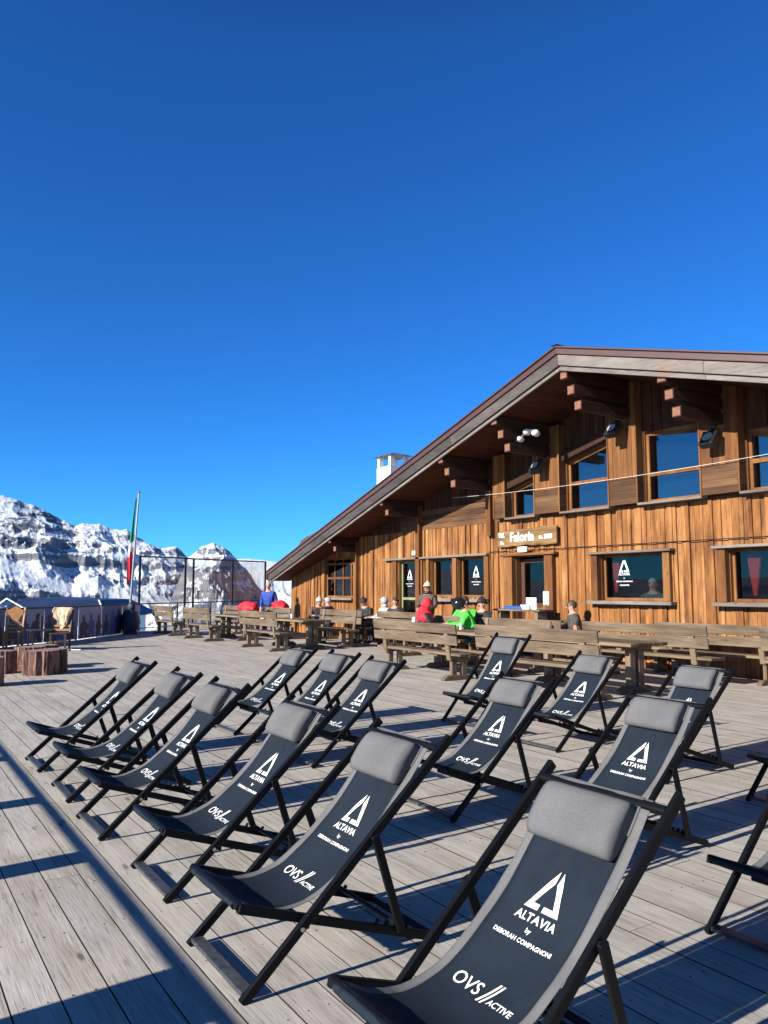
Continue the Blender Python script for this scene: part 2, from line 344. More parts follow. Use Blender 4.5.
    items.append(([(.004,-.827),(.012,-.827),(.046,-.742),(.038,-.742)],[(0,1,2,3)]));items.append(([(.020,-.827),(.028,-.827),(.062,-.742),(.054,-.742)],[(0,1,2,3)]))
    t,f_=text_data('ACTIVE',.045,.0009,1.0,.105);items.append(([(x+.098,y_-.82) for x,y_ in t],f_))
    for pn,its in (('logo_print',items[:3]),('name_print',items[3:5]),('brand_print',items[5:])):
        bm=bmesh.new()
        for vv,ff in its:
            b0=[bm.verts.new((x,y_,0)) for x,y_ in vv]
            for q in ff:
                try: bm.faces.new([b0[i] for i in q])
                except ValueError: pass
        bmesh.ops.triangulate(bm,faces=bm.faces[:])
        for c in np.arange(-.86,-.30,.012):
            bmesh.ops.bisect_plane(bm,geom=bm.verts[:]+bm.edges[:]+bm.faces[:],plane_co=(0,c,0),plane_no=(0,1,0))
        for vtx in bm.verts:
            x,d=vtx.co.x,-vtx.co.y;y,z,ny_,nz_=at_s(d);i=0
            s=tot-d;i=next(j for j in range(1,len(pr)) if acc[j]>=s);i=i-1+(s-acc[i-1])/(acc[i]-acc[i-1])
            w=wr(x,i)+.0022;vtx.co=(x,y+ny_*w,z+nz_*w)
        me=bpy.data.meshes.new(pn);bm.to_mesh(me);bm.free();me.materials.append(M['white'])
        o=bpy.data.objects.new(pn,me);COL.objects.link(o);o.parent=sl
    return root
std=make_chair('deck_chair',.97,.86,'x');stb=make_chair('deck_chair',.965,.865,'x',seed=4.3,sag=1.12);stc=make_chair('deck_chair',.975,.855,'x',seed=9.1,sag=.88);upr=make_chair('deck_chair',.87,.985,'x',seed=2.2)
CH=[ # x, y, rot, upright, label
(-7.63,1.28,.6,0,'navy deck chair farthest left of the front row'),
(-6.48,1.29,-.6,0,'navy deck chair second from the left end of the front row'),
(-5.45,1.27,.8,0,'navy deck chair third from the left end of the front row'),
(-4.27,1.31,0,0,'navy deck chair fourth from the left end of the front row'),
(-3.17,1.25,0,0,'navy deck chair left of the largest one, its whole foot bar showing'),
(-1.97,1.27,0,0,'largest and nearest navy deck chair, its seat cut by the bottom edge'),
(-8.31,3.34,.5,0,'small navy deck chair farthest left in the second row'),
(-7.38,3.36,-.5,0,'navy deck chair second from the left end of the second row'),
(-6.48,3.31,0,0,'navy deck chair third in the second row, rightmost of a close trio'),
(-4.56,3.34,0,0,'navy deck chair standing alone in the middle of the second row'),
(-3.30,3.40,0,0,'navy deck chair directly behind the largest one'),
(-2.00,3.25,0,0,'nearer of two navy deck chairs cut by the right edge'),
(-7.22,5.76,1,1,'upright navy deck chair of the back row, leftmost, in front of the wooden bench'),
(-5.78,5.57,0,0,'navy deck chair in the middle of the back row, in front of the table end'),
(-4.44,5.42,-1,0,'navy deck chair of the back row, right of the table leg'),
(-3.20,5.49,0,0,'farther of two navy deck chairs cut by the right edge')]
for i,(x,y,rz,u,lab) in enumerate(CH):
    src=upr if u else (std,stb,stc)[(i*2+i//3)%3]
    o=copy_tree(src) if src.get('used') else src
    src['used']=1
    o.location=(x,y,0);o.rotation_euler=(0,0,R(rz));o['label']=lab
for o in bpy.data.objects:
    if 'used' in o: del o['used']
# ------------------------------------------------------------------ benches and tables
def bench(name='wooden_bench',L=2.5,H=1.0):
    root=empty(name)
    mb=MB()
    for k in range(2): mb.box(-L/2,L/2,-.02+k*.19,.16+k*.19,.43,.48)
    mb.build('seat',M['bench'],root,bevel=.008)
    mb=MB()
    for k in range(2):
        z0=.60+k*(H-.60)/2+.02;z1=.60+(k+1)*(H-.60)/2-.012
        a=-.03-.12*(z0-.45);b=-.03-.12*(z1-.45)
        mb.add([(-L/2,a-.0,z0),(L/2,a,z0),(L/2,a-.04,z0),(-L/2,a-.04,z0),(-L/2,b,z1),(L/2,b,z1),(L/2,b-.04,z1),(-L/2,b-.04,z1)],
          [(0,3,2,1),(4,5,6,7),(0,1,5,4),(1,2,6,5),(2,3,7,6),(3,0,4,7)])
    mb.build('backrest',M['bench'],root,bevel=.008)
    for s in (-1,1):
        x=s*(L/2-.3)
        mb=MB();mb.prism([(-.16,0),(.50,0),(.50,.03),(.42,.085),(-.08,.085),(-.16,.03)],x-.05,x+.05,axis='x')
        for yy in (.02,.24): mb.box(x-.035,x+.035,yy,yy+.11,.085,.38)
        mb.box(x-.045,x+.045,-.03,.38,.37,.43)
        mb.build('trestle_leg',M['benchv'],root,bevel=.008)
        mb=MB();mb.bar((x,.0,.35),(x,-.095,H-.03),.10,.055,(0,1,0));mb.build('back_post',M['benchv'],root,bevel=.006)
    return root
def table(L=2.4,Wd=.85):
    root=empty('wooden_table');mb=MB();n=5
    for k in range(n): mb.box(-L/2+random.uniform(-.01,.01),L/2+random.uniform(-.01,.01),-Wd/2+k*Wd/n+.003,-Wd/2+(k+1)*Wd/n-.003,.71,.76)
    mb.build('table_top',M['bench'],root,bevel=.006)
    for s in (-1,1):
        x=s*(L/2-.3);mb=MB()
        mb.prism([(-.38,0),(.38,0),(.38,.04),(.28,.10),(-.28,.10),(-.38,.04)],x-.055,x+.055,axis='x')
        for yy in (-.16,.04): mb.box(x-.05,x+.05,yy,yy+.13,.10,.64)
        mb.box(x-.05,x+.05,-.36,.36,.64,.71);mb.build('trestle_leg',M['benchv'],root,bevel=.008)
    mb=MB();mb.box(-L/2+.3,L/2-.3,-.03,.03,.3,.4);mb.build('stretcher',M['benchv'],root)
    return root
b0=bench();t0=table()
BG='rustic wooden benches on the terrace'
BN=[((-27.15,8.66),2.3,0,'back-turned bench farthest left, beside the printed banner'),
((-23.8,8.66),2.4,0,'back-turned bench second from the left, right of the one by the banner'),
((-19.15,8.66),2.4,0,'back-turned bench with the white paint-worn back plank below the man in blue'),
((-11.8,8.45),2.65,0,'big back-turned bench just below the people in red and green'),
((-8.67,8.42),2.55,0,'big back-turned bench behind the upright deck chair, right of the green jacket'),
((-27.0,11.15),2.4,180,'far bench facing us beyond the left table, by the glass screen'),
((-23.6,11.25),2.2,180,'far bench left of the man in blue, beyond the tables'),
((-19.35,11.1),2.4,180,'bench facing us right of the table with the thick leg'),
((-17.3,11.95),2.2,0,'bench left of the person in the red hood, below the green framed window'),
((-14.4,10.95),2.4,180,'bench on which the person in the red hood sits'),
((-11.9,10.95),2.4,180,'bench on which the person in the green jacket sits'),
((-8.95,11.25),2.6,0,'bench with an orange-brown top back plank, beyond the table with the dark corner'),
((-8.3,12.3),2.3,0,'grey bench against the wall below the rightmost window'),
((-5.7,11.55),2.5,0,'bench at the right edge of the picture with its post showing')]
TB=[((-23.6,9.85),2.5,0,'wooden table between the left pair of benches'),
((-19.35,9.85),2.3,0,'wooden table in the left group with a thick trestle leg at its right end'),
((-11.8,9.75),2.5,0,'wooden table where the red hooded and green jacketed people sit'),
((-8.85,9.8),2.3,0,'wooden table with its dark end corner above the back row deck chairs'),
((-20.9,12.2),2.6,0,'wooden table by the wall below the small paned window'),
((-5.5,12.6),2.0,0,'wooden table at the right edge by the wall')]
for i,((x,y),L,rz,lab) in enumerate(BN):
    o=b0 if i==0 else copy_tree(b0)
    tag(o,lab if 'wooden' in lab else 'weathered wooden '+lab,'bench',BG);o.location=(x,y,0);o.rotation_euler=(0,0,R(rz+random.uniform(-1,1)));o.scale=(L/2.5,1,random.uniform(.97,1.02))
for i,((x,y),L,rz,lab) in enumerate(TB):
    o=t0 if i==0 else copy_tree(t0)
    tag(o,lab,'table','rustic wooden tables on the terrace');o.location=(x,y,0);o.rotation_euler=(0,0,R(rz+random.uniform(-1,1)));o.scale=(L/2.4,1,1)
wb=MB();wb.box(-17.0,-14.6,12.45,12.85,.43,.48);wb2=empty('wall_bench',(0,0,0),label='low backless plank bench along the wall behind the woman in the beige hat',cat='bench')
wb.build('seat',M['bench'],wb2,bevel=.006)
for x in (-16.7,-14.9):
    a=MB();a.box(x-.04,x+.04,12.5,12.8,0,.43);a.build('leg',M['benchv'],wb2,bevel=.006)
wb3=empty('wall_bench',(0,0,0),label='low backless plank bench along the wall below the middle window',cat='bench')
wb=MB();wb.box(-12.6,-9.4,12.45,12.85,.43,.48);wb.build('seat',M['bench'],wb3,bevel=.006)
for x in (-12.3,-9.7):
    a=MB();a.box(x-.04,x+.04,12.5,12.8,0,.43);a.build('leg',M['benchv'],wb3,bevel=.006)
# high counter with menu items
ct=empty('counter',(-13.1,12.3,0),label='narrow high wooden counter by the door post, holding papers',cat='counter')
a=MB();a.box(-.75,.75,-.2,.2,1.08,1.12);a.build('counter_top',M['bench'],ct,bevel=.005)
for s in (-1,1):
    a=MB();a.box(s*.6-.05,s*.6+.05,-.15,.15,0,1.08);a.build('leg',M['benchv'],ct,bevel=.005)
a=MB();a.box(-.28,.28,-.15,.15,0,.05);a.box(-.26,.26,-.13,.13,.05,.07)
tag(a.build('tray',plain('blue_plastic',(.03,.10,.35),.4),loc=(-13.25,12.28,1.122),bevel=.008),'flat blue tray on the high counter by the door','tray')
a=MB();a.box(-.16,.16,-.02,.0,0,.26);a.box(-.24,.02,-.12,-.02,0,.10);a.box(-.16,.16,.0,.14,0,.03)
tag(a.build('menu_holder',M['offwhite'],loc=(-12.78,12.3,1.122),bevel=.004),'white card holder standing beside the man in sunglasses','card holder')
a=MB();a.box(-.09,.09,-.06,.0,-.02,.3);a.box(-.05,.05,-.09,-.06,0,.1)
o=tag(a.build('dispenser',M['offwhite'],loc=(-12.95,W-.14,1.22),bevel=.012),'white dispenser fixed to the right door post','dispenser')
# log stumps
M['bark']=None
m,nt,b=newmat('bark');L_=nt.links;tc=N(nt,'ShaderNodeTexCoord');mp=N(nt,'ShaderNodeMapping');mp.inputs['Scale'].default_value=(1,1,.22);L_.new(tc.outputs['Object'],mp.inputs['Vector'])
nz=N(nt,'ShaderNodeTexNoise',i_Scale=14.,i_Detail=8.,i_Roughness=.7,i_Distortion=1.2);L_.new(mp.outputs[0],nz.inputs['Vector'])
r_=ramp(nt,[(.33,(.035,.018,.013)),(.48,(.17,.09,.065)),(.62,(.34,.20,.15)),(.8,(.46,.33,.27))],nz.outputs['Fac']);L_.new(r_.outputs['Color'],b.inputs['Base Color']);b.inputs['Roughness'].default_value=.9
bp=N(nt,'ShaderNodeBump',i_Strength=1.,i_Distance=.04);L_.new(nz.outputs['Fac'],bp.inputs['Height']);L_.new(bp.outputs['Normal'],b.inputs['Normal']);M['bark']=m
m,nt,b=newmat('cut_wood');L_=nt.links;tc=N(nt,'ShaderNodeTexCoord');wv=N(nt,'ShaderNodeTexWave',wave_type='RINGS',rings_direction='Z',i_Scale=9.,i_Distortion=3.,i_Detail=3.);L_.new(tc.outputs['Object'],wv.inputs['Vector'])
r_=ramp(nt,[(0,(.20,.12,.10)),(1,(.36,.25,.22))],wv.outputs['Fac']);L_.new(r_.outputs['Color'],b.inputs['Base Color']);b.inputs['Roughness'].default_value=.85;M['cut']=m
def stump(x,y,rad,h,lab,seed):
    root=empty('log_stump',(x,y,0),label=lab,cat='log stump',group='rough log stumps used as low seats')
    n=72;rows=14;vs=[];fs=[]
    def rr(a,z): 
        f=1+.07*noise.noise(Vector((math.cos(a)*1.6,math.sin(a)*1.6,seed)))+.10*noise.noise(Vector((math.cos(a)*4,math.sin(a)*4,seed+z*.5)))
        f-=.20*max(0,noise.noise(Vector((math.cos(a)*9,math.sin(a)*9,seed*3+z*.6))))**.6
        return rad*f*(1+.05*(1-z/h))
    for j in range(rows+1):
        z=h*j/rows
        for i in range(n):
            a=2*math.pi*i/n;q=rr(a,z);vs.append((q*math.cos(a),q*math.sin(a),z))
    for j in range(rows):
        for i in range(n): fs.append((j*n+i,j*n+(i+1)%n,(j+1)*n+(i+1)%n,(j+1)*n+i))
    m=MB();m.add(vs,fs);m.build('bark',M['bark'],root)
    vs=[(0,0,h-.006)];fs=[]
    for i in range(n): a=2*math.pi*i/n;q=rr(a,h)-.002;vs.append((q*math.cos(a),q*math.sin(a),h-.004))
    for i in range(n): fs.append((0,1+i,1+(i+1)%n))
    m=MB();m.add(vs,fs);m.build('cut_top',M['cut'],root)
stump(-15.75,2.72,.30,.44,'pinkish brown log stump in front with a dark split, nearest the deck chairs',1.3)
stump(-16.02,2.98,.24,.44,'narrow log stump just right behind the one with the dark split',5.1)
stump(-14.35,1.62,.30,.46,'log stump cut by the left edge, nearest of the stumps',9.7)
stump(-16.85,2.72,.28,.44,'log stump behind the front ones, left of the darkest split',13.2)
stump(-17.25,3.05,.25,.44,'log stump at the back of the cluster below the light wooden chair',17.7)
stump(-16.35,2.15,.24,.42,'log stump at the left edge behind the nearest stump',21.7)
# carved wooden chairs
def carved_chair(x,y,rz,fur,dark,lab):
    root=empty('carved_chair',(x,y,0),R(rz),label=lab,cat='chair',group='carved wooden chairs by the railing')
    mt=M['chd'] if dark else M['chl']
    a=MB();a.box(-.22,.22,-.2,.22,.42,.46);a.build('seat',mt,root,bevel=.01)
    for sx in (-1,1):
        a=MB();a.bar((sx*.18,-.17,0),(sx*.18,-.17,.42),.045,.045);a.build('leg',mt,root)
        a=MB();a.bar((sx*.19,.22,0),(sx*.2,.2,.45),.045,.045);a.bar((sx*.2,.2,.45),(sx*.23,.30,1.08),.04,.05);a.build('leg',mt,root)
    a=MB()
    a.bar((-.18,.2,.22),(.18,.2,.22),.03,.05);a.bar((-.2,.21,.52),(.2,.21,.52),.03,.06);a.bar((-.2,.22,.62),(.2,.22,.62),.03,.05)
    a.prism([(-.17,.66),(-.07,.70),(-.11,.82),(-.19,.9),(-.2,1.0),(-.1,1.06),(0,1.12),(.1,1.06),(.2,1.0),(.19,.9),(.11,.82),(.07,.70),(.17,.66)],.245,.27)
    a.build('carved_back',M['chl'],root)
    if fur:
        a=MB();
        vs=[];fs=[];nn=26
        for j in range(nn+1):
            v=j/nn
            for i in range(nn+1):
                u=i/nn*2-1;w_=.24*(1-.55*v**1.2)*(1+.35*noise.noise(Vector((u*.8,v*4,x))));z_=1.10-.5*v+.10*noise.noise(Vector((u*2.2,3,x)))*v;vs.append((u*w_,.215-.02*math.sin(u*3)+.02*noise.noise(Vector((u*5,v*6,x)))-.05*v*(1-v),z_))
        for j in range(nn):
            for i in range(nn): fs.append((j*(nn+1)+i,j*(nn+1)+i+1,(j+1)*(nn+1)+i+1,(j+1)*(nn+1)+i))
        a.add(vs,fs)
        o=a.build('fur_throw',M['fur'],smooth=True);md=o.modifiers.new('s','SOLIDIFY');md.thickness=.02;tag(o,fur,'fur');o.location=(x,y,0);o.rotation_euler=(0,0,R(rz))
M['chl']=plain('light_carved_wood',(.42,.2,.075),.5,0,.2,8);M['chd']=plain('dark_stained_wood',(.035,.025,.022),.5,0,.2,8);M['fur']=plain('fur_cream',(.6,.45,.30),.95,0,.25,12,.6)
carved_chair(-21.55,4.15,65,'cream fur hung over the dark chair beside the banner',1,'dark legged carved chair right of the light one, near the banner')
carved_chair(-23.05,3.25,70,None,0,'light orange wooden carved chair seen from the front')
carved_chair(-22.1,2.45,110,'cream fur over the dark chair at the left edge',1,'dark legged carved chair at the left edge')
ft=empty('side_table',(-21.9,3.75,0),label='small dark table between the carved chairs',cat='table')
a=MB();a.box(-.4,.4,-.3,.3,.50,.53);a.build('table_top',M['chd'],ft,bevel=.005)
for sx in (-1,1):
    for sy in (-1,1):
        a=MB();a.box(sx*.34-.02,sx*.34+.02,sy*.24-.02,sy*.24+.02,0,.5);a.build('leg',M['chd'],ft)
a=MB();a.box(-.09,.09,-.03,.03,0,.36);tag(a.build('speaker_box',M['blackm'],loc=(-21.9,3.75,.53),bevel=.01),'upright black box standing on the small dark table','box')
a=MB();a.bar((0,0,.02),(.45,.5,.03),.06,.02);tag(a.build('plank',M['offwhite'],loc=(-21.6,4.1,.0)),'pale plank lying on the deck right of the carved chairs','plank')
# ------------------------------------------------------------------ railing, banner, wind screen
rl=empty('deck_railing',label='dark metal railing along the far left edge of the terrace',cat='railing')
rr_=rp[0:6]
for (x0,y0),(x1,y1) in zip(rr_,rr_[1:]):
    a=MB();a.bar((x0,y0,1.03),(x1,y1,1.03),.06,.05,ext=.02);a.bar((x0,y0,.12),(x1,y1,.12),.03,.03);a.bar((x0,y0,.62),(x1,y1,.62),.02,.02);a.build('top_rail',M['rail'],rl)
    n=max(1,int(math.hypot(x1-x0,y1-y0)/2.2))
    for k in range(n):
        t=k/n;a=MB();a.bar((lerp(x0,x1,t),lerp(y0,y1,t),-.3),(lerp(x0,x1,t),lerp(y0,y1,t),1.0),.05,.05);a.build('post',M['rail'],rl)
gp=MB();gp.tube([(-23.5,2.7,0),(-23.5,2.7,1.35)],.07,10);tag(gp.build('metal_post',M['chrome']),'pale grey metal post rising beside the light carved chair','post')
sr=empty('south_railing',label='wooden railing behind the viewer that casts the striped shadow across the planks',cat='railing')
a=MB();a.tube([(-19,-1.255,1.085),(6,-1.255,1.085)],.019,10);a.build('top_rail',M['rail'],sr)
for k,x in enumerate([-17.4,-15.9,-14.3,-12.7,-11.1,-9.5,-7.95,-6.25,-4.78,-2.93,-1.4,.3,1.9,3.5]):
    w=.11 if k!=9 else .24
    a=MB();a.box(x-w,x+w,-1.30,-1.24,-.2,1.06);a.build('post',M['railwood'],sr)
# banner inside the railing
bn=empty('printed_banner',label='long printed banner of snow sports figures hung on the railing',cat='banner')
M['ban1']=plain('banner_print',(.16,.19,.28),.55,0,.35,1.3);M['banw']=plain('banner_white',(.34,.36,.41),.55,0,.1,2);M['bdark']=plain('banner_dark_print',(.03,.035,.06),.5,0,.4,4);M['bblue']=plain('banner_blue_print',(.05,.09,.26),.5,0,.3,3)
segs=[(rp[1],rp[2]),(rp[2],rp[3]),(rp[3],rp[4])]
for si,((x0,y0),(x1,y1)) in enumerate(segs):
    d=Vector((x1-x0,y1-y0,0));Ln=d.length;d.normalize();nrm=Vector((d.y,-d.x,0)) # toward deck
    if nrm.x<0:nrm=-nrm
    o0=Vector((x0,y0,0))+nrm*.06;npan=max(1,round(Ln/1.6))
    for k in range(npan):
        p=o0+d*(Ln*k/npan+.01);q=o0+d*(Ln*(k+1)/npan-.01);a=MB();a.bar((p.x,p.y,.51),(q.x,q.y,.51),.008,.98);pan=a.build('panel',M['ban1'] if (k+si)%2 else M['banw'],bn)
        a=MB();random.seed(k*7+si*31)
        for q_ in range(3):
            t=.18+.32*q_+random.uniform(-.06,.06);c=p+(q-p)*t+nrm*.006;h=random.uniform(.62,.84);w=random.uniform(.13,.2)
            def P2(u,z): v=c+d*u;return (v.x,v.y,z)
            hh=h*1.08;w*=1.25;g=random.uniform(-.06,.06)
            pts=[(-w*1.15,.05),(-w*1.0,hh*.38),(-w*1.25,hh*.5),(-w*.85,hh*.74),(-w*.3,hh*.80)]+[(g+.095*math.cos(t_),hh*.92+.115*math.sin(t_)) for t_ in np.linspace(math.pi*1.15,-math.pi*.15,10)]+[(w*.35,hh*.80),(w*.95,hh*.70),(w*1.3,hh*.45),(w*.85,hh*.36),(w*1.2,.05),(w*.3,.05),(0,hh*.25),(-w*.25,.05)]
            a.add([P2(u,z) for u,z in pts],[tuple(range(len(pts)))],q_%2)
            c=c+nrm*.003
        a.build('printed_figure',[M['bdark'],M['bblue']],pan)
random.seed(11)
a=MB();a.ell((0,0,.42),(.42,.32,.48));a.ell((.1,.02,.95),(.16,.14,.18));a.box(-.3,.3,-.2,.2,0,.1)
tag(a.build('covered_heater',M['navyp'],loc=(-28.25,7.75,0),smooth=True),'dark bulky covered shape standing by the railing at the banner end','cover')
ws=empty('wind_screen',label='tall glass wind screen in dark frames above the far railing',cat='wind screen')
def rp_at(t): # along segment rp[4]->rp[5], t 0..1, plus start bit
    return Vector((lerp(rp[4][0],rp[5][0],t),lerp(rp[4][1],rp[5][1],t),0))
ts=[0,.30,.36,.68,1.0];tops=[2.82,2.86,2.86,2.9,2.95]
for i,t in enumerate(ts):
    p=rp_at(t);a=MB();a.bar((p.x,p.y,0),(p.x,p.y,tops[i]),.075,.075);a.build('post',M['rail'],ws)
    if i<4:
        q=rp_at(ts[i+1]);a=MB();a.bar((p.x,p.y,tops[i]),(q.x,q.y,tops[i+1]),.06,.06,ext=.03);a.build('frame_bar',M['rail'],ws)
        a=MB();a.bar((p.x,p.y,(1.06+tops[i]-.03)/2),(q.x,q.y,(1.06+tops[i+1]-.03)/2),.008,tops[i]-.03-1.06,ext=-.04);a.build('glass_pane',M['screen'],ws)
fl=empty('flagpole',(-29.73,8.12,0),label='slender leaning flagpole with a furled green, white and red flag',cat='flagpole')
a=MB();a.tube([(0,0,0),(.12,.2,5.2)],[.05,.03],8);a.ell((.12,.2,5.23),(.05,.05,.05));a.build('pole',M['chrome'],fl)
a=MB();vs=[];fs=[];n=12;rows=26
for j in range(rows+1):
    z=5.0-3.0*j/rows;w=.05+.20*min(1,j/15)*(1-.35*max(0,(j-20)/6))
    cx=.12*z/5.2-.0;cy=.2*z/5.2
    for i in range(n+1):
        u=i/n;fx=-.06-u*w*.75;fo=.06*math.sin(u*9+j*.18)
        vs.append((cx+(fx*.55)+fo*.5,cy+fx*.84-fo*.4,z-.25*u*(j/rows)))
for j in range(rows):
    for i in range(n):
        fs.append((j*(n+1)+i,j*(n+1)+i+1,(j+1)*(n+1)+i+1,(j+1)*(n+1)+i))
a.add(vs,fs);a.m=[0 if (k//n)/rows<.52 else (1 if (k//n)/rows<.60+.10*((k%n)/n) else 2) for k in range(len(fs))]
fo=a.build('flag',[plain('flag_green',(.0,.20,.07),.7),plain('flag_white',(.7,.7,.7),.7),plain('flag_red',(.55,.02,.04),.7)],fl,smooth=True)
mod=fo.modifiers.new('s','SOLIDIFY');mod.thickness=.006
# ------------------------------------------------------------------ chalet
def Yf(X): return 10.99+.085*abs(X+10.53)
RX=-10.53
def zu(X): return 5.80-(.25 if X<RX else .277)*abs(X-RX)
XL,XR=-26.6,7.0
ch=empty('chalet',(0,0,0),label='large timber mountain hut with orange-brown boards and a wide overhanging gable roof',cat='building')
# openings: x0,x1,z0,z1
OP=dict(win_big=(-11.45,-9.80,1.33,2.30),win_right=(-8.45,-6.75,1.33,2.30),door=(-14.1,-13.02,.02,2.34),d2=(-19.1,-18.0,.40,2.38),tw1=(-17.5,-16.47,1.36,2.40),tw2=(-16.28,-15.2,1.36,2.40),grid=(-23.65,-21.5,1.30,2.62),win_far=(-4.9,-3.2,1.33,2.30),
 u1=(-14.2,-13.22,3.30,4.20),u2=(-12.38,-11.02,3.30,4.74),u3=(-10.24,-8.84,3.30,4.75),u4=(-8.02,-6.62,3.30,4.42),u5=(-5.8,-4.7,3.3,3.95))
def in_open(x,eps=1e-4): return sorted([(o[2],o[3]) for o in OP.values() if o[0]-eps<x<o[1]+eps])
def intervals(x,z0,z1):
    out=[];c=z0
    for a_,b_ in in_open(x):
        if b_<=z0 or a_>=z1: continue
        if a_>c: out.append((c,a_))
        c=max(c,b_)
    if c<z1: out.append((c,z1))
    return out
edges=sorted(set([o[0] for o in OP.values()]+[o[1] for o in OP.values()]+[-26.2,XR-.3]))
cl=MB();cu=MB();chz=MB();core=MB()
random.seed(3)
for e0,e1 in zip(edges,edges[1:]):
    n=max(1,round((e1-e0)/.10));cuts=[e0]+sorted(e0+(e1-e0)*(k+random.uniform(-.3,.3))/n for k in range(1,n))+[e1]
    for x0,x1 in zip(cuts,cuts[1:]):
        xm=(x0+x1)/2;top=max(zu(xm)+.1,2)
        zsplit=3.24
        for z0,z1 in intervals(xm,0,min(top,zsplit)):
            if z1-z0<.02: continue
            d=random.choice((0,.004,.018,.03,.042));cl.box(x0+.0025,x1-.0025,W-.035-d,W,z0,z1,0)
        if top>zsplit:
            zb=zsplit
            if -19<xm<-14.25: zb=3.80
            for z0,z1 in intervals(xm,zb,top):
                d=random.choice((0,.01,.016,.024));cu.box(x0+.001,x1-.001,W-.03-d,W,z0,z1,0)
    for z0,z1 in intervals((e0+e1)/2,0,max(zu((e0+e1)/2)-.3,1.5)):
        core.box(e0,e1,W+.004,W+.2,z0,z1)
for k in range(4):
    z0=3.245+k*.139;xL=max(-19,RX-(5.8-z0-.1)/.25)
    chz.box(xL,-14.25,W-.05-random.uniform(0,.01),W,z0,z0+.135)
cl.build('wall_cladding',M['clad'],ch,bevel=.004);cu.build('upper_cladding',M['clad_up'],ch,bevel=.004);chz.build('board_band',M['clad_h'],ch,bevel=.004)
# core + other walls
XW=XR-.3
core.box(-26.2,-26.0,W+.2,24,0,3.0);core.box(XW-.2,XW,W+.2,24,0,1.2)
core.box(-26.2,XW,24,24.2,0,1.6)
core.build('wall_core',M['dark'],ch)
a=MB();a.box(-26,XW-.2,W+2.6,W+2.7,0,3.0);a.box(-26,XW-.2,W+.2,24,-.02,.02);a.box(-26,XW-.2,W+.2,W+2.6,2.75,2.85);a.build('interior',M['dark'],ch)
# dado/seam trims
a=MB();a.box(-14.25,XW,W-.075,W-.03,3.235,3.285);a.build('string_course',M['clad_h'],ch,bevel=.004)
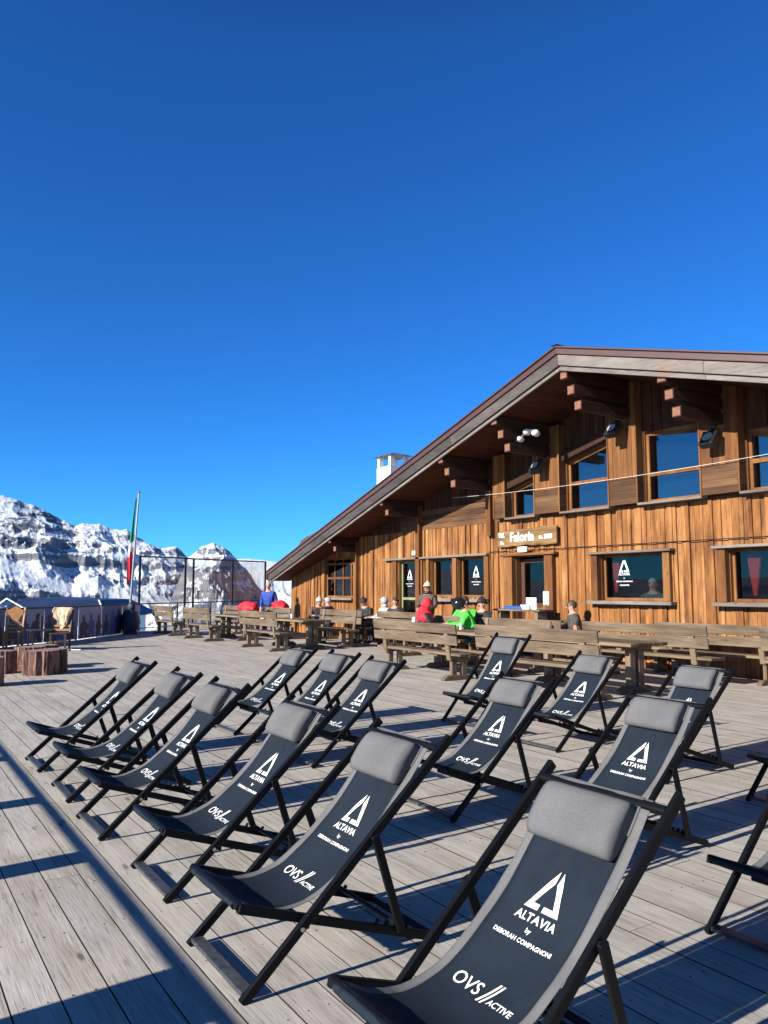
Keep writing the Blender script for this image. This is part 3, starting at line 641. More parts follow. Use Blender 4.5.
# pillars between the upper windows
PI_=[(-14.62,-14.22),(-13.20,-12.40),(-11.0,-10.26),(-8.82,-8.04),(-6.6,-5.82)]
for x0,x1 in PI_:
    a=MB();top=zu((x0+x1)/2)+.05;n=max(2,round((x1-x0)/.13))
    for k in range(n):
        xa=lerp(x0,x1,k/n);xb=lerp(x0,x1,(k+1)/n);a.box(xa+.001,xb-.001,W-.24-random.choice((0,.008,.014)),W-.02,3.83,top,0)
    for k in range(4): a.box(x0,x1,W-.245-random.uniform(0,.006),W-.02,3.30+k*.132,3.30+k*.132+.128,1)
    a.box(x0-.012,x0+.02,W-.27,W-.245+.0,3.30,top,0);a.box(x1-.02,x1+.012,W-.27,W-.2475,3.30,top,0)
    a.build('pillar',[M['frame'],M['clad_h']],ch,bevel=.003)
def pane_win(key,mull=(),transom=(),fw=.06,rec=.05,mat='glass',slope=None,frame='frame',sill=True,lintel=True,post=.16,name='window',depth=.10,logo=None,curt=None):
    x0,x1,z0,z1=OP[key];root=MB()
    def top(x): return z1 if slope is None else min(z1,slope(x))
    zl,zr=top(x0),top(x1);f=M[frame]
    pts=[(x0,z0),(x1,z0),(x1,zr),(x0,zl)];inn=[(x0+fw,z0+fw),(x1-fw,z0+fw),(x1-fw,top(x1-fw)-fw),(x0+fw,top(x0+fw)-fw)]
    y0,y1=W+rec,W+rec+.06
    for i in range(4):
        j=(i+1)%4;q=[pts[i],pts[j],inn[j],inn[i]];root.prism(q,y0,y1)
    for mx in mull: root.box(mx-fw*.45,mx+fw*.45,y0+.003,y1-.003,z0+fw,top(mx)-fw)
    for tz_ in transom: root.prism([(x0+fw,tz_-fw*.6),(x1-fw,tz_-fw*.6),(x1-fw,tz_+fw*.6),(x0+fw,tz_+fw*.6)],y0-.008,y1-.005)
    if slope is not None and (zl<z1-.02 or zr<z1-.02):
        root.prism([(x0,zl+.003),(x1,zr+.003),(x1,z1+.01),(x0,z1+.01)],W+.005,W+.1)
    w=root.build(name,f,ch,bevel=.004)
    a=MB();a.prism([(x0+fw*.7,z0+fw*.7),(x1-fw*.7,z0+fw*.7),(x1-fw*.7,top(x1)-fw*.7),(x0+fw*.7,top(x0)-fw*.7)],y0+.028,y0+.034);a.build('glass',M[mat],w)
    # jambs
    a=MB();fd=-.05 if post else 0
    a.box(x0-.0,x0+.012,W-.03,W+rec-.002,z0,zl);a.box(x1-.012,x1,W-.03,W+rec-.002,z0,zr);a.box(x0,x1,W-.03,W+rec-.002,max(zl,zr)-.0,max(zl,zr)+.012)
    a.build('jamb',M['brown_frame'] if key in('door',) else M['frame'],w)
    if post:
        for xa,xb in ((x0-post*1.1,x0-.0),(x1+.0,x1+post*1.0)):
            if post>.01: a=MB();a.box(xa,xb,W-.17,W-.035,z0-.0,z1+.0);a.build('side_post',M['frame'],w,bevel=.008)
        if lintel: a=MB();a.box(x0-post*1.5,x1+post*1.5,W-.24,W-.03,z1+.004,z1+.055);a.build('lintel',M['grey'],w,bevel=.006)
        if sill: a=MB();a.box(x0-post*1.5,x1+post*1.5,W-.26,W-.03,z0-.075,z0-.004);a.build('sill',M['grey'],w,bevel=.006)
    elif sill:
        a=MB();a.box(x0-.03,x1+.03,W-.27,W+.04,z0-.05,z0-.003);a.build('sill',M['grey'],w,bevel=.004)
    if logo:
        lx,lz,sz=logo;items=logo_items(sz,sz*1.05,lx,lz)
        t,f_=text_data('ALTAVIA',.05,.001,1.05,sz*1.1);items.append(([(x+lx,y+lz-sz*.24) for x,y in t],f_))
        t,f_=text_data('by',.05,.001,1.05,sz*.12);items.append(([(x+lx,y+lz-sz*.50) for x,y in t],f_))
        t,f_=text_data('DEBORAH COMPAGNONI',.05,.0015,1.05,sz*1.55);items.append(([(x+lx,y+lz-sz*.75) for x,y in t],f_))
        t,f_=text_data('OVS//ACTIVE',.05,.001,1.0,sz*.9);items.append(([(x+lx,y+lz-sz*1.05) for x,y in t],f_))
        a=MB()
        for vv,ff in items: a.add([(x,y0+.0245,z) for x,z in vv],ff)
        a.build('print',M['white'],w)
    if curt:
        a=MB()
        for cx,cw,zt,zb_ in curt:
            n=26;vs=[];fs=[]
            for j in range(10):
                tt=j/9;z=lerp(zt,zb_,tt);ww=cw*(1-.75*tt**1.3)
                for i in range(n+1): u=i/n-.5;vs.append((cx+u*ww,y0+.12+.02*math.sin(i*1.5),z))
            for j in range(9):
                for i in range(n): fs.append((j*(n+1)+i,j*(n+1)+i+1,(j+1)*(n+1)+i+1,(j+1)*(n+1)+i))
            a.add(vs,fs)
        a.build('curtain',M['redcloth'],w,smooth=True)
    return w
us=lambda x: 4.74+.24*(x+11.02) if x<-10.6 else 4.75-.25*max(0,x+9.4)
pane_win('win_big',logo=(-10.93,1.92,.27),curt=[(-11.22,.20,2.2,1.5)])
pane_win('win_right',curt=[(-8.1,.26,2.2,1.45)]);pane_win('win_far')
pane_win('tw1',curt=[(-16.72,.42,2.3,1.2)],lintel=False,post=.001,sill=False);pane_win('tw2',logo=(-15.72,1.93,.24),lintel=False,post=.001,sill=False)
pane_win('d2',frame='green_frame',mull=(-18.35,),transom=(1.30,),lintel=False,post=.001,sill=False,logo=(-18.72,1.90,.24))
a=MB();a.box(-19.75,-15.0,W-.2,W-.035,2.42,2.475);a.build('long_lintel',M['grey'],ch,bevel=.005);a=MB();a.box(-17.7,-15.0,W-.24,W-.035,1.24,1.33);a.build('long_sill',M['grey'],ch,bevel=.005)
for xa,xb in ((-19.32,-19.13),(-17.97,-17.82),(-17.64,-17.51),(-16.46,-16.29),(-15.17,-15.0)): a=MB();a.box(xa,xb,W-.14,W-.035,.35,2.417);a.build('window_post',M['frame'],ch,bevel=.006)
pane_win('grid',mull=(-23.1,-22.55,-22.02),transom=(1.95,2.42),post=.001,lintel=False,sill=True)
for kx,tr_ in (('u1',()),('u2',(3.93,)),('u3',(3.88,)),('u4',(3.85,)),('u5',())): pane_win(kx,transom=tr_,slope=us,mat='glassup',post=0,rec=.03,fw=.07,name='upper_window')
# door
dx0,dx1,dz0,dz1=OP['door'];dr=MB();y0=W+.12
M['pane_backing']=plain('pale_backing',(.11,.115,.125),.8,0,.25,1.2)  # pale sheets added behind the upper panes to grey their sky reflection
for kx in ('u1','u2','u3','u4','u5'):
    q=OP[kx];a=MB();a.box(q[0]-.02,q[1]+.02,W+.30,W+.31,q[2]-.02,q[3]+.02);a.build('pane_backing',M['pane_backing'],ch)
for q in ((dx0+.02,dx0+.14,.03,2.3),(dx1-.08,dx1-.02,.03,2.3),(dx0+.14,dx1-.08,2.2,2.3),(dx0+.14,dx1-.08,.03,1.25)): dr.box(q[0],q[1],y0,y0+.05,q[2],q[3],0)
do=dr.build('door',M['brown_frame'],ch,bevel=.004)
a=MB();a.box(dx0+.13,dx1-.07,y0+.02,y0+.028,1.2,2.22);a.build('glass',M['glass'],do)
a=MB()
for k in range(5): a.box(dx0+.16+k*.168,dx0+.16+k*.168+.164,y0-.02,y0-.002,.08,1.18)
a.build('door_panel',M['clad'],do);a=MB();a.tube([(dx1-.07,y0-.06,1.0),(dx1-.07,y0-.06,1.16)],.012,8);a.build('handle',M['chrome'],do)
a=MB();a.box(dx0-.30,dx0-.002,W-.17,W-.036,0,2.34);a.box(dx1+.002,dx1+.26,W-.17,W-.036,0,2.34);a.box(dx0-.012+.012,dx0+.012,W-.035,W+.12,0,2.34);a.box(dx1-.012,dx1,W-.035,W+.12,0,2.34);a.box(dx0,dx1,W-.035,W+.12,2.343,2.36)
a.build('door_frame',M['frame'],ch,bevel=.006)
a=MB();a.box(dx0-.42,dx1+.36,W-.21,W-.036,2.363,2.42);a.build('door_lintel',M['frame_h'],ch,bevel=.006)
# step posts on the wall under the purlins
for x in (-17.98,-14.92,-21.4):
    a=MB();a.box(x-.09,x+.09,W-.20,W-.04,0 if x<-16 else 2.9,zu(x)+.0);
    a.build('wall_post',M['frame'],ch,bevel=.006)
# sloping beam above the upper windows
a=MB();a.bar((-14.25,W-.10,4.10),(-11.0,W-.10,4.88),.14,.2);a.build('raking_beam',M['beam'],ch,bevel=.008)
# roof
def roof_side(xa,xb):
    a=MB();n=10;th=.30
    A=[];
    for x in (xa,xb): A.append([(x,Yf(x)+.05,zu(x)+.14),(x,25.,zu(x)+.14),(x,25.,zu(x)+.14+th),(x,Yf(x)+.05,zu(x)+.14+th)])
    a.add(A[0]+A[1],[(0,1,2,3),(7,6,5,4),(0,4,5,1),(1,5,6,2),(2,6,7,3),(3,7,4,0)]);return a
rf=roof_side(XL,RX-.0);r2=roof_side(RX+.0,XR);rf.add(r2.v,r2.f)
ro=rf.build('roof',M['roofmetal'],ch)
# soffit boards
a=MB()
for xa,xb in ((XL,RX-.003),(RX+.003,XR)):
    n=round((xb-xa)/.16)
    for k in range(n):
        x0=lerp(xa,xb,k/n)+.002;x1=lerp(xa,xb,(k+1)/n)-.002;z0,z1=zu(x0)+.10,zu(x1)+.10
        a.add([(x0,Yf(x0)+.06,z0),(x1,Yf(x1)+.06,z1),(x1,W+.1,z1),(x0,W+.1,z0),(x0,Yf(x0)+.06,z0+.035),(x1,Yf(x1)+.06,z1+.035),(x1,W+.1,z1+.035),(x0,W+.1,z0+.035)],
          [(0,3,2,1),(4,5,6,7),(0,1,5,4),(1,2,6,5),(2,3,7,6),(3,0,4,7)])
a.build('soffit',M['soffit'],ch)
# fascia
def fascia(xs,y_off,zb,zt,thick,mat,name,slat=0):
    a=MB()
    for xa,xb in zip(xs,xs[1:]):
        if xa<RX<xb: continue
        vs=[]
        for x in (xa+.002,xb-.002):
            y=Yf(x)+y_off;vs+=[(x,y,zu(x)+zb),(x,y+thick,zu(x)+zb),(x,y+thick,zu(x)+zt),(x,y,zu(x)+zt)]
        a.add(vs,[(0,1,2,3),(7,6,5,4),(0,4,5,1),(1,5,6,2),(2,6,7,3),(3,7,4,0)])
    return a.build(name,mat,ch,bevel=.006)
xsL=[XL,-22.6,-18.4,-14.3,RX];xsR=[RX,-7.55,-3.2,1.2,XR]
for xs in (xsL,xsR):
    fascia(xs,.0,.0,.095 if xs is xsR else .075,.045,M['grey'],'fascia_board');fascia(xs,-.05,.10 if xs is xsR else .08,.315,.045,M['greydk'] if xs is xsL else M['grey'],'fascia_board');fascia([xs[0],xs[-1]],-.09,.32,.46,.16,M['roofmetal'],'roof_edge');fascia([xs[0],xs[-1]],-.13,.44,.475,.2,M['roofmetal'],'roof_edge')
a=MB();a.bar((RX,Yf(RX)-.15,zu(RX)+.48),(RX,25,zu(RX)+.48),.14,.02);a.build('ridge_cap',M['blackm'],ch)
# gutter at the left eave
a=MB();a.tube([(XL-.05,Yf(XL)-.05,zu(XL)+.2),(XL-.05,25,zu(XL)+.2)],.08,8);a.bar((XL-.02,Yf(XL)-.1,zu(XL)+.3),(XL-.02,25,zu(XL)+.3),.06,.3);a.build('gutter',M['roofmetal'],ch)
# purlins: three stacked beams each
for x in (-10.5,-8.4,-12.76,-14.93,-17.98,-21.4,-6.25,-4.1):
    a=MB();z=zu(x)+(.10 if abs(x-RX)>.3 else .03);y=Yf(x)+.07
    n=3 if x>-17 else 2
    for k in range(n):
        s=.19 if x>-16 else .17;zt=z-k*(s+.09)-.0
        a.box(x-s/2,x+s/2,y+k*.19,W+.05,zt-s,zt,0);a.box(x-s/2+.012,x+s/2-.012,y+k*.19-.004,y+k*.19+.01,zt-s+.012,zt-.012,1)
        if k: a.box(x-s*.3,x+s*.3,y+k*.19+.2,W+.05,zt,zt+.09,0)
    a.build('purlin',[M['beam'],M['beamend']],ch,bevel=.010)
# chimney
a=MB();cx,cy=-28.3,19.4
rear=MB()
# rear wing with its own brown roof and a snow patch
cx0=-27.9
stk=empty('rear_wing',(0,0,0),label='brown roofed rear wing beyond the left roof edge, a snow patch on it',cat='building')
# brown roof hump: from the ridge down to the left
rear.add([(-40.0,20.0,3.55),(-38.9,20.0,4.32),(-34.4,20.0,5.25),(-30.5,20.0,5.6),(-30.5,20,2.8),(-40.0,20.0,2.8),
          (-40.0,26.0,3.55),(-38.9,26.0,4.32),(-34.4,26.0,5.25),(-30.5,26.0,5.6),(-30.5,26,2.8),(-40.0,26.0,2.8)],
         [(0,1,2,3,4,5),(11,10,9,8,7,6),(0,6,7,1),(1,7,8,2),(2,8,9,3),(3,9,10,4),(4,10,11,5),(5,11,6,0)])
rear.build('roof',M['roofmetal'],stk)
a=MB();a.box(-39.5,-30.7,20.3,25.7,-3,2.8);a.build('wall',M['clad'],stk)
a=MB();a.ell((-34.0,20.6,5.25),(1.5,.6,.28),rot=Matrix.Rotation(R(-10),3,'Y'));a.build('snow_patch',M['snow'],stk,smooth=True)
a=MB();a.box(-38.8,-38.2,20.2,20.8,4.2,4.55);a.build('vent',M['chrome'],stk)
a=MB();a.box(-28.95,-27.85,18.6,19.6,2.0,6.95)
for sx in (-1,1):
    for sy in (-1,1): a.box(-28.4+sx*.44-.09,-28.4+sx*.44+.09,19.1+sy*.38-.1,19.1+sy*.38+.1,6.95,7.42)
ck=a.build('chimney',M['offwhite'],stk)
a=MB();
a.add([(-29.12,18.45,7.42),(-27.68,18.45,7.42),(-27.68,19.75,7.42),(-29.12,19.75,7.42),(-28.4,19.1,7.64)],[(0,3,2,1),(0,1,4),(1,2,4),(2,3,4),(3,0,4)]);a.build('chimney_cap',M['chrome'],ck)
# chimney breast down to the ground
# ------------------------------------------------------------------ sign
sg=empty('wooden_sign',(-13.6,W-.14,2.80),label='rough edged wooden name board with white letters above the door',cat='sign')
a=MB();pts=[]
for i in range(24): x=-1.0+2.0*i/23;pts.append((x,-.20+.035*noise.noise(Vector((x*4,1.7,0)))))
for i in range(24): x=1.0-2.0*i/23;pts.append((x,.19+.05*noise.noise(Vector((x*3,8.7,0)))+.03*math.sin(x*2+1)))
a.prism(pts,-.03,.03);a.build('board',wood('sign_wood',[(.12,.055,.018),(.21,.12,.045),(.30,.20,.10)],'x',bumpd=.004,weather=((.35,.3,.25),(1.3,1.3,1.3))),sg,bevel=.008)
a=MB()
for txt,sz,x,z,w in (('Rif.',.2,-.83,.03,.20),('m.',.12,-.82,-.14,.14),('Faloria',.26,-.12,-.085,.82),('m. 2123',.1,.66,-.06,.42)):
    t,f_=text_data(txt,sz,.006,1.0,w)
    a.add([(xx+x,-.036,yy+z) for xx,yy in t],f_)
a.build('lettering',M['white'],sg)
# small lamps, spotlights, cables
def spot(x,z,y,lab,face=1,white=False,yr=None):
    r=empty('spotlight',(x,y,z),label=lab,cat='spotlight',group='spotlights under the gable')
    a=MB();a.bar((0,.16,.12),(0,0,.12),.05,.04);a.bar((0,0,.14),(0,0,.0),.04,.04);a.build('bracket',M['blackm'],r)
    a=MB();rot=Matrix.Rotation(R(-35),3,'X')
    for (cx,cy,cz,w,h,d) in ((0,-.05,-.08,.30,.32,.16),):
        vs=[rot@Vector((i*w/2,j*d/2,k*h/2))+Vector((cx,cy,cz)) for i in(-1,1) for j in(-1,1) for k in (-1,1)]
        a.add(vs,[(0,1,3,2),(4,6,7,5),(0,4,5,1),(2,3,7,6),(0,2,6,4),(1,5,7,3)])
    o=a.build('housing',M['offwhite'] if white else M['blackm'],r,bevel=.02)
    a=MB();vs=[rot@Vector((.10*math.cos(t),-.084,.10*math.sin(t)))+Vector((0,-.05,-.08)) for t in np.linspace(0,2*math.pi,13)[:-1]];a.add(vs,[tuple(range(12))])
    a.build('lens',plain('lens_glass',(.45,.5,.52),.15,.4),o)
spot(-10.62,4.9,W-.45,'black spotlight on the pillar just left of the largest upper window')
spot(-8.44,4.35,W-.45,'black spotlight with a bright lens right of the largest upper window')
spot(-12.85,4.42,W-.45,'black spotlight between the two left upper windows')
fl2=empty('floodlight_bracket',(-12.45,11.95,4.95),label='white double floodlight hung under the left eave beams',cat='floodlight')
for k,(dx,dz) in enumerate(((-.24,-.05),(0,.07),(.26,0))):
    a=MB();a.ell((dx,0,dz),(.07,.12,.075));a.build('lamp_head',M['offwhite'],fl2,smooth=True)
a=MB();a.tube([(-.24,0,-.02),(0,.05,.12),(.3,0,.05)],.025,6);a.build('bracket_arm',M['offwhite'],fl2)
for x,z,lab in ((-18.2,2.60,'small white emergency lamp above the green framed window'),(-13.63,2.50,'small white emergency lamp over the door')):
    a=MB();a.box(-.15,.15,-.06,.0,-.06,.07);tag(a.build('wall_lamp',M['offwhite'],loc=(x,W-.215 if x>-14 else W-.06,z),bevel=.012),lab,'lamp')
def cable(p,q,sag,rad,name,lab,mat):
    a=MB();pts=[]
    for i in range(25):
        t=i/24;v=Vector(p).lerp(Vector(q),t);v.z-=sag*4*t*(1-t);pts.append(v)
    a.tube(pts,rad,5);tag(a.build(name,mat,smooth=True),lab,'cable')
cable((-16.2,W-.32,3.98),(-4.5,W-.32,3.98),.14,.004,'light_string','thin pale cable strung across the upper windows',M['offwhite'])
cable((-15.0,W-.10,2.50),(2,W-.10,2.50),.02,.010,'wall_cable','thin dark cable running along the wall above the lower windows',M['blackm'])
# ------------------------------------------------------------------ people
def skin_body(name,V,Eg,rad,mats,groups,parent,levels=2):
    me=bpy.data.meshes.new(name);me.from_pydata(V,Eg,[]);o=bpy.data.objects.new(name,me);COL.objects.link(o)
    o.modifiers.new('k','SKIN')
    for i,r in enumerate(rad):
        sv=me.skin_vertices[0].data[i];sv.radius=(r,r) if not isinstance(r,tuple) else r;sv.use_root=(i==0)
    s=o.modifiers.new('s','SUBSURF');s.levels=levels
    bpy.context.view_layer.update()
    m2=bpy.data.meshes.new_from_object(o.evaluated_get(bpy.context.evaluated_depsgraph_get()))
    bpy.data.objects.remove(o);bpy.data.meshes.remove(me);m2.name=name
    m2.materials.clear()
    for m in mats: m2.materials.append(m)
    Vn=np.array(V);Ei=np.array(Eg)
    A=Vn[Ei[:,0]];B=Vn[Ei[:,1]];AB=B-A;LL=(AB**2).sum(1)+1e-9
    for p in m2.polygons:
        c=np.array(p.center);t=np.clip(((c-A)*AB).sum(1)/LL,0,1);d=((A+AB*t[:,None]-c)**2).sum(1);e=int(d.argmin())
        p.material_index=groups[e];p.use_smooth=True
    o=bpy.data.objects.new(name,m2);COL.objects.link(o);o.parent=parent;return o
def person(x,y,rz,lab,jacket,pants,pose='sit',lean=0.0,head=0.0,acc=(),hair='hair',seat=.47,scale=1.0,arms='table',hoodmat=None):
    root=empty('person',(x,y,0),R(rz),label=lab,cat='person');root.scale=(scale,)*3
    V=[];E=[];Rr=[];G_=[]
    def v(p,r): V.append(tuple(p));Rr.append(r);return len(V)-1
    def e(a,b,g): E.append((a,b));G_.append(g)
    z0=seat+.10 if pose=='sit' else .93
    ly=-math.sin(lean);lc=math.cos(lean)
    def sp(h,dx=0,dy=0): return (dx,ly*h+dy,z0+lc*h)
    pel=v(sp(0),(.19,.15));bel=v(sp(.17),(.18,.15));chs=v(sp(.34),(.205,.155));nk0=v(sp(.47),(.13,.11));nk=v(sp(.525),.064)
    hd=Vector(sp(.53));fw=Vector((0,-math.cos(head),-math.sin(head)));up=Vector((0,-math.sin(head+lean*.5),math.cos(head+lean*.5)))
    jaw=v(hd+up*.045+fw*.015,(.062,.066));mid=v(hd+up*.12+fw*.012,(.076,.088));crn=v(hd+up*.185,(.062,.07))
    e(pel,bel,1);e(bel,chs,1);e(chs,nk0,1);e(nk0,nk,0);e(nk,jaw,0);e(jaw,mid,0);e(mid,crn,0)
    for s in (-1,1):
        sh=v(sp(.41,s*.20),.085);e(chs,sh,1)
        if pose=='sit' and arms=='table':
            el=v(sp(.20,s*.26,-.14),.062);wr=v((s*.12,ly*.3-.42,z0+.20),.030)
        elif arms=='out':
            el=v(sp(.30,s*.40,-.05),.062);wr=v(sp(.24,s*.62,-.12),.030)
        elif arms=='side':
            el=v(sp(.16,s*.27,.02),.06);wr=v((s*.24+(0),ly*.1-.12,z0-.06),.03)
        else:
            el=v(sp(.18,s*.25,-.05),.062);wr=v((s*.13,ly*.3-.28,z0+.12),.03)
        e(sh,el,1);e(el,wr,1)
        d=(Vector(V[wr])-Vector(V[el])).normalized();pm=v(Vector(V[wr])+d*.06,(.032,.018));e(wr,pm,2)
        side=d.cross(Vector((0,0,1))).normalized()
        for k,(o_,ln) in enumerate(((-.026,.06),(-.009,.072),(.009,.068),(.026,.055))):
            f1=v(Vector(V[pm])+side*o_+d*.035,.010);f2=v(Vector(V[pm])+side*o_*1.1+d*(.035+ln*.5)+Vector((0,0,-.008)),.009);f3=v(Vector(V[pm])+side*o_*1.1+d*(.03+ln)+Vector((0,0,-.028)),.007);e(pm,f1,2);e(f1,f2,2);e(f2,f3,2)
        th=v(Vector(V[wr])+d*.03-side*s*-.035,.010);th2=v(Vector(V[wr])+d*.06+side*s*.055,.008);e(wr,th,2);e(th,th2,2)
        hp=v(sp(-.02,s*.10),.095);e(pel,hp,3)
        if pose=='sit':
            kn=v((s*.13,-.44,z0-.02),.065);an=v((s*.13,-.40,.12),.048);to=v((s*.14,-.58,.05),.042)
        else:
            kn=v((s*.10,-.02,.50),.062);an=v((s*.11,.01,.10),.048);to=v((s*.12,-.16,.045),.042)
        e(hp,kn,3);e(kn,an,3);e(an,to,4)
    body=skin_body('body',V,E,Rr,[M['skin'],jacket,M['skin'],pants,M['blackm']],G_,root)
    c=hd+up*.118+fw*.012
    rotm=Matrix.Rotation(head+lean*.5,3,'X')
    def tr(p): return c+rotm@Vector(p)
    a=MB()
    for s in (-1,1): a.ell(tr((s*.03,-.088,.012)),(.011,.006,.007),nu=8,nv=5)
    a.build('eyes',M['blackm'],root);a=MB();a.ell(tr((0,-.10,-.02)),(.013,.018,.024),nu=8,nv=6)
    a.build('nose',M['skin'],root,smooth=True)
    for s in (-1,1): a=MB();a.ell(tr((s*.078,0,-.01)),(.010,.02,.03),nu=8,nv=6);a.build('ear',M['skin'],root,smooth=True)
    a=MB();a.ell(tr((0,-.088,-.055)),(.024,.006,.006),nu=8,nv=5);a.build('mouth',plain('lips',(.35,.12,.1),.5),root)
    Rt=rotm@Matrix.Rotation(R(-14),3,'X')
    if 'helmet' in acc:
        a=MB();a.ell(tr((0,.005,.02)),(.128,.145,.13),v1=.62,rot=Rt,nu=20,nv=10);a.ell(tr((0,-.0,-.02)),(.122,.11,.09),v0=.35,v1=.7,rot=rotm);a.build('helmet',plain('black_gloss',(.012,.012,.014),.15),root,smooth=True)
    elif 'hat' in acc:
        a=MB();a.ell(tr((0,.01,.025)),(.103,.118,.125),v1=.5,rot=Rt);a.ell(tr((0,.01,.15)),(.03,.03,.028));a.tube([tr((.098*math.cos(t),.01+.112*math.sin(t),.03+.02*-math.sin(t))) for t in np.linspace(0,2*math.pi,17)],.015,6);a.build('hat',hoodmat or M['fur'],root,smooth=True)
    elif 'hood' in acc:
        a=MB();a.ell(tr((0,.035,.012)),(.112,.122,.135),v1=.66,rot=rotm@Matrix.Rotation(R(-48),3,'X'),nu=18,nv=10);a.ell(tr((0,.05,-.12)),(.13,.10,.06));a.build('hood',hoodmat or jacket,root,smooth=True)
    else:
        a=MB();a.ell(tr((0,.016,.022)),(.090,.106,.104),v1=.58,rot=rotm@Matrix.Rotation(R(-30),3,'X'))
        if 'long' in acc: a.ell(tr((0,.05,-.06)),(.09,.06,.14))
        a.build('hair',M[hair],root,smooth=True)
    if 'cape' in acc:
        a=MB();a.ell(sp(.36),(.27,.2,.17));a.ell(sp(.50,0,.06),(.17,.15,.12));a.build('shoulder_hood',hoodmat,root,smooth=True)
    if 'glasses' in acc:
        a=MB()
        for s in (-1,1): a.ell(tr((s*.034,-.096,.012)),(.028,.01,.02),nu=10,nv=6)
        a.bar(tr((-.05,-.092,.016)),tr((.05,-.092,.016)),.006,.008)
        for s in (-1,1): a.bar(tr((s*.062,-.085,.016)),tr((s*.078,.0,.01)),.006,.008)
        a.build('sunglasses',M['blackm'],root)
    if 'scarf' in acc:
        a=MB();a.tube([hd+Vector((.085*math.cos(t),.08*math.sin(t)-.01,-.01)) for t in np.linspace(0,2*math.pi,15)],.04,7);a.build('scarf',M['blackm'],root,smooth=True)
    return root
def cloth(n,c):
    m=plain(n,c,.7,0,.25,7,.5)
    for q in m.node_tree.nodes:
        if q.type=='BUMP': q.inputs['Distance'].default_value=.06;q.inputs['Strength'].default_value=.9
    return m
blk=cloth('black_cloth',(.015,.015,.018));dnv=cloth('dark_navy_cloth',(.02,.03,.055));blu=cloth('blue_jacket',(.012,.05,.30));grn=cloth('green_jacket',(.06,.62,.05));red=cloth('red_jacket',(.62,.012,.03));wht=cloth('pale_jacket',(.40,.42,.45));brn=cloth('brown_coat',(.07,.045,.035));cam=cloth('grey_patterned_jacket',(.07,.065,.055));dgr=cloth('dark_green_jumper',(.03,.12,.07))
person(-25.6,11.9,40,'standing man in a blue jacket beyond the left tables',blu,blk,'stand',arms='side',lean=.12,hair='hairg',scale=1.07)
person(-21.7,11.75,75,'seated person in a grey knit hat leaning over the table below the small paned window',brn,blk,lean=.25,head=.2,acc=('hat',),hoodmat=cloth('grey_knit',(.4,.38,.35)))
person(-20.9,11.75,-60,'seated person in a dark jacket with back turned, beside the grey knit hat',dnv,blk,lean=.15,hair='hairg')
person(-19.75,12.35,20,'seated person in a black jacket open over a yellow-green top',blk,blk,lean=.2,head=.35,acc=('hat',),hoodmat=blk)
person(-18.9,12.40,-15,'seated person in a pale hooded jacket by the wall, left of the green framed window',wht,blk,lean=.05,acc=('hood',),hoodmat=wht)
person(-18.45,12.5,10,'seated person in dark clothes half hidden behind the pale jacket',blk,blk,lean=.05,hair='hair')
person(-16.25,12.0,25,'standing woman in a beige knit hat, sunglasses and brown coat by the wall',brn,blk,'stand',acc=('hat','glasses','scarf'),arms='front',scale=1.02)
person(-14.55,10.50,150,'person in a red hooded jacket and black vest bent over the table, back turned',blk,blk,lean=.35,acc=('hood','cape'),hoodmat=red,scale=1.03)
person(-12.95,10.75,-40,'person in a bright green jacket and glossy black helmet bending over the table',grn,blk,lean=.35,head=.45,acc=('helmet',),scale=1.07)
person(-13.9,11.3,10,'dark haired person with a raised hand behind the green jacket',grn,blk,lean=.0,acc=(),arms='table',scale=1.06)
person(-13.75,11.75,0,'person all in black behind the green jacket, against the wall',blk,blk,lean=.1,scale=1.02,acc=('hat',),hoodmat=blk)
person(-11.75,12.6,-35,'man in sunglasses and dark patterned jacket seated against the wall beside the papers',cam,blk,lean=.15,acc=('glasses',),arms='out',scale=1.0)
person(-10.72,13.85,20,'grey haired man in a dark green jumper behind the middle window',dgr,blk,lean=.1,hair='hairg',seat=.80,scale=1.08)
def heap(x,y,z,sx,sy,sz,lab,seed):
    bm=bmesh.new();bmesh.ops.create_icosphere(bm,subdivisions=4,radius=1)
    for v_ in bm.verts:
        c=v_.co.copy();k=1+.28*noise.noise(c*1.7+Vector((seed,0,0)))+.10*noise.noise(c*5+Vector((seed,3,0)));v_.co=Vector((c.x*sx*k,c.y*sy*k,max(c.z,-.35)*sz*k))
    me=bpy.data.meshes.new('red_jackets');bm.to_mesh(me);bm.free();me.materials.append(red)
    for p in me.polygons:p.use_smooth=True
    o=bpy.data.objects.new('red_jackets',me);COL.objects.link(o);o.location=(x,y,z);tag(o,lab,'jackets')
heap(-24.3,10.55,.96,.52,.3,.22,'shiny red heap of jackets left of the man in blue',2.)
heap(-24.5,11.8,.95,.38,.26,.24,'dark red heap of jackets right of the man in blue',7.)
for gx,gy,lab in ((-19.6,9.8,'small glass standing on the left group table'),(-12.3,9.9,'glass standing on the table near the green jacket'),(-20.6,12.1,'glass on the table below the small paned window')):
    a=MB();a.tube([(0,0,0),(0,0,.13)],[.028,.038],10);tag(a.build('glass',M['offwhite'],loc=(gx,gy,.762),smooth=False),lab,'glass')
for gx,gy,lab in ((-11.2,9.6,'small dark napkin box on the table right of the green jacket'),(-23.2,9.9,'small dark napkin box on the far left table')):
    a=MB();a.box(-.09,.09,-.06,.06,0,.09);a.box(-.07,.07,-.04,.04,.09,.10);tag(a.build('napkin_box',M['chd'],loc=(gx,gy,.762),bevel=.008),lab,'box')
a=MB();a.tube([(0,0,0),(0,0,.02)],.11,12);a.tube([(0,0,.02),(.0,0,.11)],[.04,.045],10);tag(a.build('cup',M['offwhite'],loc=(-8.9,9.6,.762)),'small cup and saucer on the table with the dark corner','cup')
